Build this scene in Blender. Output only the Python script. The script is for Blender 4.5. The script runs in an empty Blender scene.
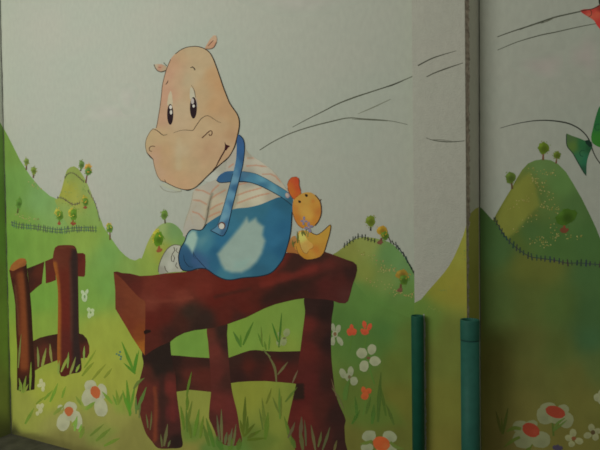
import bpy, math, random
from mathutils import Vector, Matrix
from mathutils.geometry import delaunay_2d_cdt

random.seed(7)
SC = bpy.context.scene
COL = SC.collection

# ------------------------------------------------------------------ camera
F = 560.0
TH, PITCH, ROLL = math.radians(28), math.radians(1.34), math.radians(0.8)
CAM = Vector((0, -2.2, 1.355))
FW = Vector((-math.sin(TH) * math.cos(PITCH), math.cos(TH) * math.cos(PITCH), -math.sin(PITCH)))
_r0 = Vector((math.cos(TH), math.sin(TH), 0))
_u0 = _r0.cross(FW)
RT = _r0 * math.cos(ROLL) - _u0 * math.sin(ROLL)
UP = _u0 * math.cos(ROLL) + _r0 * math.sin(ROLL)
cd = bpy.data.cameras.new('camera')
cd.sensor_width = 36
cd.lens = F / 600 * 36
cam = bpy.data.objects.new('camera', cd)
COL.objects.link(cam)
m = Matrix((RT, UP, -FW)).transposed().to_4x4()
m.translation = CAM
cam.matrix_world = m
SC.camera = cam

# ------------------------------------------------------------------ the planes of the place (metres)
FRONT = -0.06          # front of the pilaster, the main wall is y = 0
BACK = 0.06            # recessed wall to the right of the pilaster


def ray(x, y):
    return FW * F + RT * (x - 300) + UP * (225 - y)


def hit_y(x, y, Y):
    d = ray(x, y)
    return CAM + d * ((Y - CAM.y) / d.y)


def hit_x(x, y, X):
    d = ray(x, y)
    return CAM + d * ((X - CAM.x) / d.x)


XL = hit_y(11, 433, 0).x            # left corner
XS = hit_y(413.6, 200, FRONT).x     # left edge of the pilaster
XE = hit_y(466, 200, FRONT).x       # right edge of the pilaster
XC = hit_y(479.2, 200, BACK).x      # where its splayed side meets the recessed wall
STEP = 0.00015

SPLAY = Vector((BACK - FRONT, -(XC - XE), 0)).normalized()
PLANES = {'M': (Vector((0, 0, 0)), Vector((0, -1, 0))), 'P': (Vector((0, FRONT, 0)), Vector((0, -1, 0))), 'R': (Vector((0, BACK, 0)), Vector((0, -1, 0))),
          'S': (Vector((XE, FRONT, 0)), SPLAY), 'L': (Vector((XL, 0, 0)), Vector((1, 0, 0)))}


def on(plane, x, y, layer):
    """the point of a wall seen at a place of the photograph, lifted by some coats of paint"""
    p, n = PLANES[plane]
    d = ray(x, y)
    return CAM + d * ((p + n * STEP * layer - CAM).dot(n) / d.dot(n))


# ------------------------------------------------------------------ light
SUN_LOC = Vector((-2.57, -3.19, 2.36))
SUN_AIM = Vector((-3.31, -0.99, 2.43))
SUN_W, SUN_H, SUN_POWER = 2.8, 1.8, 63.5
AMB = 0.235
ld = bpy.data.lights.new('daylight_opening', 'AREA')
ld.shape = 'RECTANGLE'
ld.size, ld.size_y = SUN_W, SUN_H
ld.energy = SUN_POWER
ld.color = (1.0, 1.0, 0.985)
lo = bpy.data.objects.new('daylight_opening', ld)
COL.objects.link(lo)
lo.location = SUN_LOC
lo.rotation_euler = (SUN_AIM - SUN_LOC).to_track_quat('-Z', 'Y').to_euler()
w = bpy.data.worlds.new('world')
SC.world = w
w.use_nodes = True
w.node_tree.nodes['Background'].inputs['Color'].default_value = (1.0, 0.97, 0.9, 1)
w.node_tree.nodes['Background'].inputs['Strength'].default_value = AMB
SC.view_settings.view_transform = 'Standard'
SC.view_settings.look = 'None'
SC.view_settings.exposure = 0
SC.view_settings.gamma = 1
SC.view_settings.use_curve_mapping = False
SC.cycles.filter_width = 1.75

_ax = (SUN_AIM - SUN_LOC).normalized()
_lx = _ax.cross(Vector((0, 0, 1))).normalized()
_ly = _lx.cross(_ax)
_SMP = [SUN_LOC + _lx * SUN_W * a + _ly * SUN_H * b for a in (-.33, 0, .33) for b in (-.25, .25)]


def daylight(p):
    """share of daylight that reaches a point of the wall: used to read a paint's own colour off the photograph"""
    e = 0.0
    for s in _SMP:
        d = p - s
        r2 = d.length_squared
        e += max(0, d.y) * max(0, d.dot(_ax)) / (r2 * r2)
    return (SUN_POWER / math.pi ** 2 * e / len(_SMP) + AMB * 0.5) * 1.05


TONE = (0.925, 0.935, 0.88)     # the photograph's colours, read a little too bright by eye


def lin(c):
    c = c / 255.0
    return c / 12.92 if c <= 0.04045 else ((c + 0.055) / 1.055) ** 2.4


# ------------------------------------------------------------------ materials
def nodes(name):
    mt = bpy.data.materials.new(name)
    mt.use_nodes = True
    nt = mt.node_tree
    return mt, nt, nt.nodes['Principled BSDF']


def wall_bump(nt, bsdf, fine, coarse, strength):
    pos = nt.nodes.new('ShaderNodeNewGeometry')
    n1 = nt.nodes.new('ShaderNodeTexNoise')
    n1.inputs['Scale'].default_value = fine
    n1.inputs['Detail'].default_value = 4
    n2 = nt.nodes.new('ShaderNodeTexNoise')
    n2.inputs['Scale'].default_value = coarse
    n2.inputs['Detail'].default_value = 2
    ad = nt.nodes.new('ShaderNodeMath')
    ad.operation = 'MULTIPLY_ADD'
    ad.inputs[1].default_value = 2.0
    b = nt.nodes.new('ShaderNodeBump')
    b.inputs['Strength'].default_value = strength
    b.inputs['Distance'].default_value = 0.004
    nt.links.new(pos.outputs['Position'], n1.inputs['Vector'])
    nt.links.new(pos.outputs['Position'], n2.inputs['Vector'])
    nt.links.new(n2.outputs['Fac'], ad.inputs[0])
    nt.links.new(n1.outputs['Fac'], ad.inputs[2])
    nt.links.new(ad.outputs[0], b.inputs['Height'])
    nt.links.new(b.outputs['Normal'], bsdf.inputs['Normal'])
    return pos


def mottled(nt, pos, scale, stretch, lo_, hi_, detail=3):
    mp = nt.nodes.new('ShaderNodeMapping')
    mp.inputs['Scale'].default_value = stretch
    nz = nt.nodes.new('ShaderNodeTexNoise')
    nz.inputs['Scale'].default_value = scale
    nz.inputs['Detail'].default_value = detail
    mr = nt.nodes.new('ShaderNodeMapRange')
    mr.inputs['From Min'].default_value = 0.3
    mr.inputs['From Max'].default_value = 0.7
    mr.inputs['To Min'].default_value = lo_
    mr.inputs['To Max'].default_value = hi_
    nt.links.new(pos.outputs['Position'], mp.inputs['Vector'])
    nt.links.new(mp.outputs['Vector'], nz.inputs['Vector'])
    nt.links.new(nz.outputs['Fac'], mr.inputs['Value'])
    return mr.outputs['Result']


def paint_material(name, rough, lo_, hi_, alpha=False, scale=14, stretch=(1, 1, 1.6), bump=0.12):
    mt, nt, b = nodes(name)
    b.inputs['Roughness'].default_value = rough
    b.inputs['Specular IOR Level'].default_value = 0.06
    pos = wall_bump(nt, b, 180, 9, bump)
    at = nt.nodes.new('ShaderNodeAttribute')
    at.attribute_name = 'Col'
    k = mottled(nt, pos, scale, stretch, lo_, hi_)
    vm = nt.nodes.new('ShaderNodeVectorMath')
    vm.operation = 'SCALE'
    nt.links.new(at.outputs['Color'], vm.inputs[0])
    nt.links.new(k, vm.inputs['Scale'])
    nt.links.new(vm.outputs['Vector'], b.inputs['Base Color'])
    if alpha:
        nt.links.new(at.outputs['Alpha'], b.inputs['Alpha'])
    return mt


ACRYLIC = paint_material('acrylic_paint', 0.75, 0.95, 1.05)
WOODPAINT = paint_material('brushed_wood_paint', 0.75, 0.93, 1.07, scale=22, stretch=(1, 1, 2.2))
MEADOW = paint_material('brushed_meadow_paint', 0.8, 0.93, 1.07, scale=9, stretch=(1.6, 1, 1))
GLAZE = paint_material('thin_paint_glaze', 0.8, 0.95, 1.05, alpha=True)


def sky_material(name, base, warm, bump=0.14, fine=170):
    """the wall's own coat: pale grey green with faint rosy cloud patches and dust"""
    mt, nt, b = nodes(name)
    b.inputs['Roughness'].default_value = 0.8
    b.inputs['Specular IOR Level'].default_value = 0.12
    pos = wall_bump(nt, b, fine, 7, bump)
    cl = mottled(nt, pos, 1.7, (1, 1, 1.8), 0.0, 1.0, 4)
    mx = nt.nodes.new('ShaderNodeMix')
    mx.data_type = 'RGBA'
    mx.inputs['A'].default_value = (*base, 1)
    mx.inputs['B'].default_value = (*warm, 1)
    nt.links.new(cl, mx.inputs['Factor'])
    k = mottled(nt, pos, 55, (1, 1, .5), 0.965, 1.035)
    vm = nt.nodes.new('ShaderNodeVectorMath')
    vm.operation = 'SCALE'
    nt.links.new(mx.outputs['Result'], vm.inputs[0])
    nt.links.new(k, vm.inputs['Scale'])
    nt.links.new(vm.outputs['Vector'], b.inputs['Base Color'])
    return mt


SKY = sky_material('sky_wall_paint', (0.555, 0.61, 0.49), (0.60, 0.615, 0.50))
SKY_ROUGH = sky_material('sky_pilaster_paint', (0.57, 0.59, 0.47), (0.60, 0.59, 0.48), 0.7, 210)


def plain(name, rgb, rough=0.6, lo_=0.9, hi_=1.1, scale=20, spec=0.3, bump=0.1, fine=120):
    mt, nt, b = nodes(name)
    b.inputs['Roughness'].default_value = rough
    b.inputs['Specular IOR Level'].default_value = spec
    pos = wall_bump(nt, b, fine, 10, bump)
    k = mottled(nt, pos, scale, (1, 1, 1), lo_, hi_)
    vm = nt.nodes.new('ShaderNodeVectorMath')
    vm.operation = 'SCALE'
    vm.inputs[0].default_value = rgb
    nt.links.new(k, vm.inputs['Scale'])
    nt.links.new(vm.outputs['Vector'], b.inputs['Base Color'])
    return mt


CONCRETE = plain('grey_concrete', (0.094, 0.092, 0.064), 0.9, 0.75, 1.25, 14, 0.2, 0.3)
MORTAR = plain('brown_mortar', (0.46, 0.39, 0.31), 0.9, 0.6, 1.4, 60, 0.1, 0.9, 300)
SEAM = plain('dark_seam', (0.09, 0.09, 0.07), 0.9, 0.7, 1.3, 40, 0.1)
FILLER = plain('pale_filler', (0.42, 0.44, 0.36), 0.85, 0.8, 1.2, 80, 0.1, 0.6)

# ------------------------------------------------------------------ tags
def tag(o, label, cat, group=None, kind=None):
    o['label'] = label
    o['category'] = cat
    if group:
        o['group'] = group
    if kind:
        o['kind'] = kind
    return o


def thing(name, label, cat, plane, base, group=None):
    o = bpy.data.objects.new(name, None)
    o.empty_display_size = 0.05
    COL.objects.link(o)
    o.location = on(plane, base[0], base[1], 0)
    return tag(o, label, cat, group)


# ------------------------------------------------------------------ paint: pieces of flat colour laid on a wall
def smooth(pts, closed=True, step=2.5):
    """Catmull-Rom through the traced points"""
    n = len(pts)
    out = []
    rng = range(n) if closed else range(n - 1)
    for i in rng:
        if closed:
            p0, p1, p2, p3 = pts[i - 1], pts[i], pts[(i + 1) % n], pts[(i + 2) % n]
        else:
            p0, p1, p2, p3 = pts[max(i - 1, 0)], pts[i], pts[i + 1], pts[min(i + 2, n - 1)]
        L = math.hypot(p2[0] - p1[0], p2[1] - p1[1])
        k = max(1, int(L / step))
        for j in range(k):
            t = j / k
            out.append(tuple(0.5 * (2 * p1[c] + (p2[c] - p0[c]) * t + (2 * p0[c] - 5 * p1[c] + 4 * p2[c] - p3[c]) * t * t
                                    + (3 * p1[c] - p0[c] - 3 * p2[c] + p3[c]) * t ** 3) for c in (0, 1)))
    if not closed:
        out.append(tuple(pts[-1][:2]))
    return out


def inside(p, poly):
    x, y = p
    r = False
    j = len(poly) - 1
    for i in range(len(poly)):
        xi, yi = poly[i]
        xj, yj = poly[j]
        if (yi > y) != (yj > y) and x < (xj - xi) * (y - yi) / (yj - yi) + xi:
            r = not r
        j = i
    return r


def seg_dist(p, a, b):
    dx, dy = b[0] - a[0], b[1] - a[1]
    q = dx * dx + dy * dy
    t = 0 if q == 0 else max(0, min(1, ((p[0] - a[0]) * dx + (p[1] - a[1]) * dy) / q))
    return math.hypot(p[0] - a[0] - t * dx, p[1] - a[1] - t * dy), t


def line_dist(p, pts, closed=False):
    n = len(pts)
    return min(seg_dist(p, pts[i], pts[(i + 1) % n])[0] for i in range(n if closed else n - 1))


def sstep(t):
    t = max(0, min(1, t))
    return t * t * (3 - 2 * t)


_SPR = {}


def spread(base):
    k = id(base)
    if k not in _SPR:
        tot = 0
        for i, a in enumerate(base):
            tot += min([(a[0] - b[0]) ** 2 + (a[1] - b[1]) ** 2 for j, b in enumerate(base) if j != i] or [4])
        _SPR[k] = (0.16 * tot / len(base) + 1.0, base)
    return _SPR[k][0]


def shade(p, base, over):
    """pigment mixed at a place: blended dabs, then brush patches, lines and dots over them"""
    if isinstance(base[0], (int, float)):
        c = list(base)
    else:
        sw = 0
        c = [0, 0, 0]
        s2 = spread(base)
        for (x, y, rgb) in base:
            wgt = 1.0 / ((p[0] - x) ** 2 + (p[1] - y) ** 2 + s2) ** 2
            sw += wgt
            for k in range(3):
                c[k] += rgb[k] * wgt
        c = [v / sw for v in c]
    for o in over:
        if o[0] == 'poly':
            _, pts, rgb, f, s = o
            d = line_dist(p, pts, True)
            d = d if inside(p, pts) else -d
            a = s * sstep(0.5 + d / (2 * f))
        elif o[0] == 'line':
            _, pts, rgb, wd, s = o
            a = s * sstep(1.0 - (line_dist(p, pts) - wd * 0.3) / (wd * 0.8))
        else:
            _, q, r, rgb, s = o
            a = s * sstep(1.3 - math.hypot(p[0] - q[0], p[1] - q[1]) / r)
        if a > 0:
            c = [c[k] * (1 - a) + rgb[k] * a for k in range(3)]
    return c


def area(pts, base, over=(), res=None, sm=True, step=2.5, alpha=1.0):
    """a filled outline"""
    poly = smooth(pts, True, step) if sm else list(pts)
    vs = [Vector(p) for p in poly]
    n = len(vs)
    if res:
        x0, x1 = min(p[0] for p in poly), max(p[0] for p in poly)
        y0, y1 = min(p[1] for p in poly), max(p[1] for p in poly)
        row = 0
        y = y0 + res * 0.5
        while y < y1:
            x = x0 + res * (0.25 + 0.5 * (row % 2))
            while x < x1:
                if inside((x, y), poly) and line_dist((x, y), poly, True) > res * 0.45:
                    vs.append(Vector((x, y)))
                x += res
            y += res * 0.87
            row += 1
    r = delaunay_2d_cdt(vs, [(i, (i + 1) % n) for i in range(n)], [], 1, 1e-5)
    V = [(v.x, v.y) for v in r[0]]
    return (V, [tuple(f) for f in r[2]], [tuple(shade(p, base, over)) + (alpha,) for p in V])


def ellipse(cx, cy, rx, ry, base, rot=0, over=(), res=None, n=14, wob=0.0, alpha=1.0):
    a = math.radians(rot)
    pts = []
    for i in range(n):
        t = 2 * math.pi * i / n
        k = 1 + random.uniform(-wob, wob)
        x, y = rx * math.cos(t) * k, ry * math.sin(t) * k
        pts.append((cx + x * math.cos(a) - y * math.sin(a), cy + x * math.sin(a) + y * math.cos(a)))
    return area(pts, base, over, res, sm=False, alpha=alpha)


def stroke(pts, w, rgb, taper=(1, 1), alpha=1.0, mid=1.0, step=2.0, alphas=None, end_rgb=None):
    """a brush line of width w"""
    P = smooth(pts, False, step) if len(pts) > 2 else [pts[0], tuple((pts[0][k] + pts[1][k]) / 2 for k in (0, 1)), pts[1]]
    n = len(P)
    V, Fc, C = [], [], []
    for i, p in enumerate(P):
        a, b = P[max(i - 1, 0)], P[min(i + 1, n - 1)]
        dx, dy = b[0] - a[0], b[1] - a[1]
        L = math.hypot(dx, dy) or 1
        t = i / (n - 1)
        ww = w * 0.5 * ((taper[0] * (1 - 2 * t) + mid * 2 * t) if t < .5 else (mid * (2 - 2 * t) + taper[1] * (2 * t - 1)))
        nx, ny = -dy / L * ww, dx / L * ww
        V += [(p[0] + nx, p[1] + ny), (p[0] - nx, p[1] - ny)]
        al = alpha if alphas is None else alphas[0] * (1 - t) + alphas[1] * t
        cc = rgb if end_rgb is None else tuple(rgb[k] * (1 - t) + end_rgb[k] * t for k in range(3))
        C += [tuple(cc) + (al,)] * 2
    for i in range(n - 1):
        Fc.append((2 * i, 2 * i + 1, 2 * i + 3, 2 * i + 2))
    return (V, Fc, C)


def paint(name, pieces, plane, layer, mat=None, parent=None, base=None, raw=False):
    """one coat of paint as one mesh; solid coats have a thickness, glazes are a film"""
    if isinstance(pieces, tuple):
        pieces = [pieces]
    nrm = PLANES[plane][1]
    glaze = any(c[3] < 0.999 for pc in pieces for c in pc[2])
    org = parent.location.copy() if parent is not None and parent.type == 'EMPTY' else None
    if parent is not None and org is None:
        org = Vector(parent['_o'])
    if org is None:
        b = base
        if b is None:
            al = [p for pc in pieces for p in pc[0]]
            b = (sum(p[0] for p in al) / len(al), max(p[1] for p in al))
        org = on(plane, b[0], b[1], 0)
    verts, faces, cols = [], [], []
    for k_, (V, Fc, C) in enumerate(pieces):
        o = len(verts)
        n = len(V)
        top = [on(plane, x, y, layer + 0.14 * (k_ % 6)) for x, y in V]
        for p, c in zip(top, C):
            e = daylight(p)
            cols.append(tuple(c) if raw else tuple(min(0.92, lin(c[q] * TONE[q]) / e) for q in range(3)) + (c[3],))
        verts += [p - org for p in top]
        fl = []
        for f in Fc:
            a = top[f[1]] - top[f[0]]
            b2 = top[f[2]] - top[f[1]]
            fl.append(tuple(f) if a.cross(b2).dot(nrm) > 0 else tuple(reversed(f)))
        faces += [tuple(i + o for i in f) for f in fl]
        if not glaze:
            verts += [p - org - nrm * STEP * 0.8 for p in top]
            cols += cols[o:o + n]
            faces += [tuple(i + o + n for i in reversed(f)) for f in fl]
            cnt = {}
            for f in fl:
                for i in range(len(f)):
                    a, b2 = f[i], f[(i + 1) % len(f)]
                    cnt[(a, b2)] = 1
            for (a, b2) in list(cnt):
                if (b2, a) not in cnt:
                    faces.append((b2 + o, a + o, a + o + n, b2 + o + n))
    me = bpy.data.meshes.new(name)
    me.from_pydata(verts, [], faces)
    at = me.color_attributes.new('Col', 'FLOAT_COLOR', 'POINT')
    at.data.foreach_set('color', [x for c in cols for x in c])
    me.materials.append(GLAZE if glaze else (mat or ACRYLIC))
    ob = bpy.data.objects.new(name, me)
    COL.objects.link(ob)
    if parent is not None:
        ob.parent = parent
        if parent.type != 'EMPTY':
            pass
        else:
            ob.location = (0, 0, 0)
    else:
        ob.location = org
    ob['_o'] = tuple(org)
    return ob


# ------------------------------------------------------------------ the setting
def box(name, x0, x1, y0, y1, z0, z1, mat, bevel=0.0):
    me = bpy.data.meshes.new(name)
    v = [(x, y, z) for x in (x0, x1) for y in (y0, y1) for z in (z0, z1)]
    f = [(0, 1, 3, 2), (4, 6, 7, 5), (0, 4, 5, 1), (2, 3, 7, 6), (0, 2, 6, 4), (1, 5, 7, 3)]
    me.from_pydata(v, [], f)
    me.materials.append(mat)
    o = bpy.data.objects.new(name, me)
    COL.objects.link(o)
    o['kind'] = 'structure'
    if bevel:
        b = o.modifiers.new('bevel', 'BEVEL')
        b.width = bevel
        b.segments = 3
    return o


TOP = 3.3
box('floor', -6.5, 4.5, -6.0, 0.6, -0.12, 0.0, CONCRETE)
box('wall_back', XL - 0.3, XS + 0.03, 0.0, 0.3, 0.0, TOP, SKY)
box('wall_left', XL - 0.45, XL, -0.14, -0.0005, 0.0, TOP, SKY)
me = bpy.data.meshes.new('wall_centre')
_fp = [(XS, FRONT), (XE, FRONT), (XC, BACK), (XC, 0.3), (XS, 0.3)]
me.from_pydata([(x, y, z) for z in (0.0, TOP) for x, y in _fp], [], [(4, 3, 2, 1, 0), (5, 6, 7, 8, 9)] + [(i, (i + 1) % 5, (i + 1) % 5 + 5, i + 5) for i in range(5)])
me.materials.append(SKY_ROUGH)
_wc = bpy.data.objects.new('wall_centre', me)
COL.objects.link(_wc)
_wc['kind'] = 'structure'
box('wall_right', XC + 0.0002, 2.2, BACK, BACK + 0.25, 0.0, TOP, SKY)


def base_px(x, Y):
    """where the foot of a wall appears, as traced points have it"""
    d = Vector((x, Y, -0.004)) - CAM
    z = d.dot(FW)
    return (300 + F * d.dot(RT) / z, 225 - F * d.dot(UP) / z)


def ragged(name, plane, xa, xb, y0, y1, layer, mat, amp, n=60):
    """a ragged strip running down a wall: xa / xb are its edges in the photograph at top and bottom"""
    V, Fc = [], []
    for i in range(n + 1):
        t = i / n
        y = y0 + (y1 - y0) * t
        V.append((xa[0] + (xa[1] - xa[0]) * t + random.uniform(-amp, amp) * .3, y))
        V.append((xb[0] + (xb[1] - xb[0]) * t + random.uniform(-amp, amp), y))
    for i in range(n):
        Fc.append((2 * i, 2 * i + 1, 2 * i + 3, 2 * i + 2))
    ob = paint(name, (V, Fc, [(90, 85, 70, 1)] * len(V)), plane, layer)
    ob.data.materials.clear()
    ob.data.materials.append(mat)
    del ob['_o']
    ob['kind'] = 'structure'
    return ob


ragged('trim_1', 'S', (465.3, 466.6), (469.2, 469.8), -4, 226, 4, MORTAR, 0.9, 130)
ragged('trim_4', 'S', (466.7, 467.4), (468.6, 468.8), 224.5, 340, 4, MORTAR, 0.7, 60)
ragged('trim_2', 'R', (478.7, 480.3), (479.5, 481.1), -4, 470, 6, SEAM, 0.2, 40)
def px_of(p):
    d = p - CAM
    return 300 + F * d.dot(RT) / d.dot(FW)


_c0, _c1 = px_of(Vector((XL, 0, 2.7))), px_of(Vector((XL, 0, 0.0)))
ragged('trim_5', 'M', (_c0, _c1), (_c0 + .75, _c1 + .8), -6, 434, 9, SEAM, 0.25, 60)

# ------------------------------------------------------------------ painted hills and meadow
G1, G2, G3 = (112, 152, 80), (122, 150, 74), (150, 156, 66)


def dots(name, lines, parent, plane, layer, cols, n, spread, r=0.55):
    pcs = []
    for (a, b) in lines:
        for i in range(n):
            t = random.random()
            x = a[0] + (b[0] - a[0]) * t + random.gauss(0, spread)
            y = a[1] + (b[1] - a[1]) * t + random.gauss(0, spread * .7)
            pcs.append(ellipse(x, y, r * random.uniform(.7, 1.3), r * random.uniform(.7, 1.3), random.choice(cols), n=5))
    o = paint(name, pcs, plane, layer, parent=parent)
    o['kind'] = 'stuff'
    return o


# tall hill in the left corner
h = thing('painted_hill', 'tall green painted hill sloping down from the left corner of the wall', 'hill', 'M', (30, 235))
paint('slope', area([(3.5, 128), (8, 136), (12, 144), (20, 160), (30, 175.5), (40, 187.5), (50, 196), (57, 199), (66, 203), (80, 212), (92, 222), (95, 236), (50, 240), (0, 236), (0, 180)],
      [(8, 145, (118, 150, 74)), (14, 190, (112, 150, 78)), (40, 200, (122, 160, 100)), (60, 212, (130, 164, 98)), (20, 225, (118, 152, 70)), (80, 228, (132, 160, 84))], res=4, sm=False), 'M', 1, MEADOW, h)
dots('stipple', [((14, 213), (24, 218)), ((30, 182), (38, 188)), ((24, 216), (48, 222))], h, 'M', 7, [(160, 160, 100), (170, 150, 105), (140, 160, 90)], 14, 2.0)

h = thing('painted_hill', 'narrow green painted strip on the left return wall beside the tall hill', 'hill', 'L', (2, 440))
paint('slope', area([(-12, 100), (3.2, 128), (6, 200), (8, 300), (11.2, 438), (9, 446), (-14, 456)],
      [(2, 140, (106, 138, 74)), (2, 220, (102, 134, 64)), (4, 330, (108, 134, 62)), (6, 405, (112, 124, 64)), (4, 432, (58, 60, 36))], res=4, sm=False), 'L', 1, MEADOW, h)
# peaked hill
h = thing('painted_hill', 'small peaked yellow green hill circled by tiny fences', 'hill', 'M', (80, 236))
paint('slope', area([(55, 200), (58, 198), (61, 191), (63, 184), (65, 176), (67, 170), (70, 167.3), (74, 166.2), (78, 168.5), (82, 174), (86, 181), (90, 190), (93, 198), (97, 209), (100, 218), (103, 226), (103, 238), (80, 238), (66, 222), (58, 208)],
      [(70, 172, (140, 155, 85)), (68, 192, (160, 160, 72)), (75, 200, (158, 160, 80)), (88, 190, (140, 158, 92)), (95, 212, (130, 158, 88)), (66, 210, (138, 162, 92)), (82, 228, (130, 158, 82))], res=3), 'M', 2, MEADOW, h)
dots('stipple', [((66, 182), (86, 190)), ((64, 190), (84, 200)), ((60, 200), (90, 215))], h, 'M', 7, [(150, 160, 95), (128, 150, 80)], 16, 2.5)

# round hill behind the shoe
h = thing('painted_hill', 'round pale green hill directly behind the hippo shoe', 'hill', 'M', (165, 272))
paint('slope', area([(138, 268), (143, 255), (147, 244), (151, 236), (156, 229), (161, 224.5), (167, 222.5), (173, 223.5), (178, 227), (182, 232), (186, 240), (190, 250), (195, 265), (195, 280), (160, 282), (138, 278)],
      [(150, 240, (150, 158, 80)), (160, 228, (142, 160, 104)), (175, 230, (112, 145, 92)), (183, 245, (118, 150, 88)), (143, 260, (134, 154, 74)), (150, 270, (134, 154, 72)), (165, 255, (146, 152, 66))], res=3), 'M', 3, MEADOW, h)

# hill right of the duckling
h = thing('painted_hill', 'green hill between bench end and left pipe with fence along its crest', 'hill', 'M', (380, 310))
paint('slope', area([(330, 256), (337, 252), (345, 246), (352, 240.5), (359, 237.5), (366, 237), (374, 238), (383, 240), (390, 242.5), (396, 247), (402, 254), (407, 261.5), (411, 268), (415.5, 276), (416, 320), (330, 320)],
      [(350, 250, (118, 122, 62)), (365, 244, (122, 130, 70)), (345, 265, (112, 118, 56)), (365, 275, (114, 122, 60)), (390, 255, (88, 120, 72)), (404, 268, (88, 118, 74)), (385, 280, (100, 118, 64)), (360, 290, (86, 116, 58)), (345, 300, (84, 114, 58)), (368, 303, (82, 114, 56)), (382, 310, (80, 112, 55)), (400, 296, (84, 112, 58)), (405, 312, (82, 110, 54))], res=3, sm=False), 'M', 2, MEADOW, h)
dots('stipple', [((358, 252), (392, 268)), ((380, 270), (398, 270)), ((366, 278), (400, 292)), ((396, 292), (414, 296))], h, 'M', 7, [(150, 140, 90), (135, 130, 80), (110, 110, 55), (150, 118, 80)], 26, 2.6)

# meadow of the main wall
md = thing('painted_meadow', 'broad yellow green painted meadow filling lower half of the left wall', 'meadow', 'M', (200, 470))
mead = [(5, 223), (20, 226), (45, 230), (70, 230), (97, 227), (103, 226), (107.5, 233), (113, 241), (119, 249.5), (125, 255.5), (130, 259), (135, 260.5), (140, 258), (150, 262), (180, 274), (230, 282), (290, 262), (330, 256), (345, 272), (370, 300), (395, 312), (416, 320), (416, 470), base_px(XS + .01, 0), base_px(-1.4, 0), base_px(-2.2, 0), base_px(-2.8, 0), base_px(XL + .002, 0), (8, 330)]
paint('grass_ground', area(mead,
      [(12, 240, (112, 150, 68)), (45, 240, (120, 155, 72)), (85, 240, (134, 160, 76)), (110, 255, (116, 156, 84)), (108, 285, (112, 152, 76)), (130, 265, (124, 152, 80)), (145, 264, (134, 154, 73)), (155, 270, (134, 154, 72)),
       (40, 300, (112, 152, 66)), (90, 300, (118, 154, 72)), (45, 325, (128, 154, 66)), (100, 330, (148, 158, 68)), (125, 335, (146, 156, 66)), (95, 365, (152, 158, 66)), (20, 350, (140, 156, 62)),
       (50, 395, (150, 156, 64)), (25, 410, (142, 146, 70)), (60, 425, (140, 138, 78)), (110, 420, (140, 138, 74)), (110, 385, (148, 152, 66)), (95, 440, (128, 126, 72)), (130, 440, (122, 118, 64)),
       (190, 345, (106, 140, 62)), (200, 410, (128, 132, 62)), (190, 440, (122, 118, 60)), (255, 335, (108, 136, 60)), (290, 320, (108, 134, 60)), (240, 330, (112, 140, 58)), (280, 345, (118, 134, 58)), (250, 395, (124, 128, 52)), (270, 420, (112, 120, 52)), (250, 445, (98, 110, 50)),
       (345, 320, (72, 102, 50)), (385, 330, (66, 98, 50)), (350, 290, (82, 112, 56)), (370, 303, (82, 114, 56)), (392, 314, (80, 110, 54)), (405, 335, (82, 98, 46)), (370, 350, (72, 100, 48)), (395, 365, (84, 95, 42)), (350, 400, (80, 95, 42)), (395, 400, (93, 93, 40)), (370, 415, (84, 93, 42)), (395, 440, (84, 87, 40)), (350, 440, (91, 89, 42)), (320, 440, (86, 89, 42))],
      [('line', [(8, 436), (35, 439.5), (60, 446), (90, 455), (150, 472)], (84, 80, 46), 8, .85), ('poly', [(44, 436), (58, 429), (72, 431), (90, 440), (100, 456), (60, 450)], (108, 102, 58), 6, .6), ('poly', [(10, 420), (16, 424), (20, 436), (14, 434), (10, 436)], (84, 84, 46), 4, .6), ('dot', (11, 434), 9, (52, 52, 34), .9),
       ('poly', [(180, 432), (190, 422), (200, 424), (206, 436), (196, 442), (184, 442)], (88, 118, 50), 5, .75), ('poly', [(200, 446), (212, 436), (236, 440), (246, 436), (252, 452), (200, 456)], (78, 110, 52), 5, .8), ('poly', [(240, 436), (252, 424), (266, 430), (280, 440), (262, 452), (244, 446)], (84, 102, 44), 5, .6),
       ('poly', [(346, 412), (360, 398), (378, 384), (384, 400), (396, 408), (404, 424), (380, 426), (356, 424)], (74, 98, 42), 7, .55), ('poly', [(78, 400), (84, 396), (90, 406), (84, 412)], (122, 148, 66), 3, .5), ('poly', [(112, 402), (122, 398), (128, 414), (116, 412)], (118, 146, 58), 4, .5), ('poly', [(84, 434), (104, 424), (118, 430), (104, 444), (88, 444)], (112, 132, 60), 5, .5)],
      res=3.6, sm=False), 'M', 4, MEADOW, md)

# pilaster: yellow green bank on its front and its right side
md = thing('painted_hill', 'yellow green painted bank on the pilaster behind the two pipes', 'hill', 'P', (440, 480))
paint('slope', area([(414.2, 303), (421, 299.5), (428, 291), (436, 282), (443, 274), (449, 266), (454, 257), (459, 246), (463, 236), (466, 226), (466.8, 300), base_px(XE - .001, FRONT), base_px(XS + .004, FRONT)],
      [(462, 245, (122, 122, 52)), (440, 290, (118, 116, 46)), (455, 290, (118, 112, 46)), (420, 310, (86, 112, 52)), (430, 320, (84, 104, 48)), (450, 330, (92, 98, 46)), (440, 360, (92, 98, 46)), (440, 400, (98, 98, 44)), (440, 445, (96, 92, 42)), (418, 420, (94, 94, 42))], res=4, sm=False), 'P', 1, MEADOW, md)
paint('side_slope', area([(466.2, 225), (470, 214), (475, 209), (478.8, 207), (479.2, 300), base_px(XC - .001, BACK), base_px(XE + .001, FRONT)],
      [(472, 235, (116, 116, 62)), (472, 280, (104, 104, 50)), (474, 360, (98, 98, 46)), (476, 440, (98, 94, 46))], res=3, sm=False), 'S', 1, MEADOW, md)
dots('stipple', [((462, 250), (466, 262)), ((437, 292), (460, 286)), ((424, 306), (440, 312))], md, 'P', 3, [(110, 116, 58), (90, 112, 56)], 12, 2.0)

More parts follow.
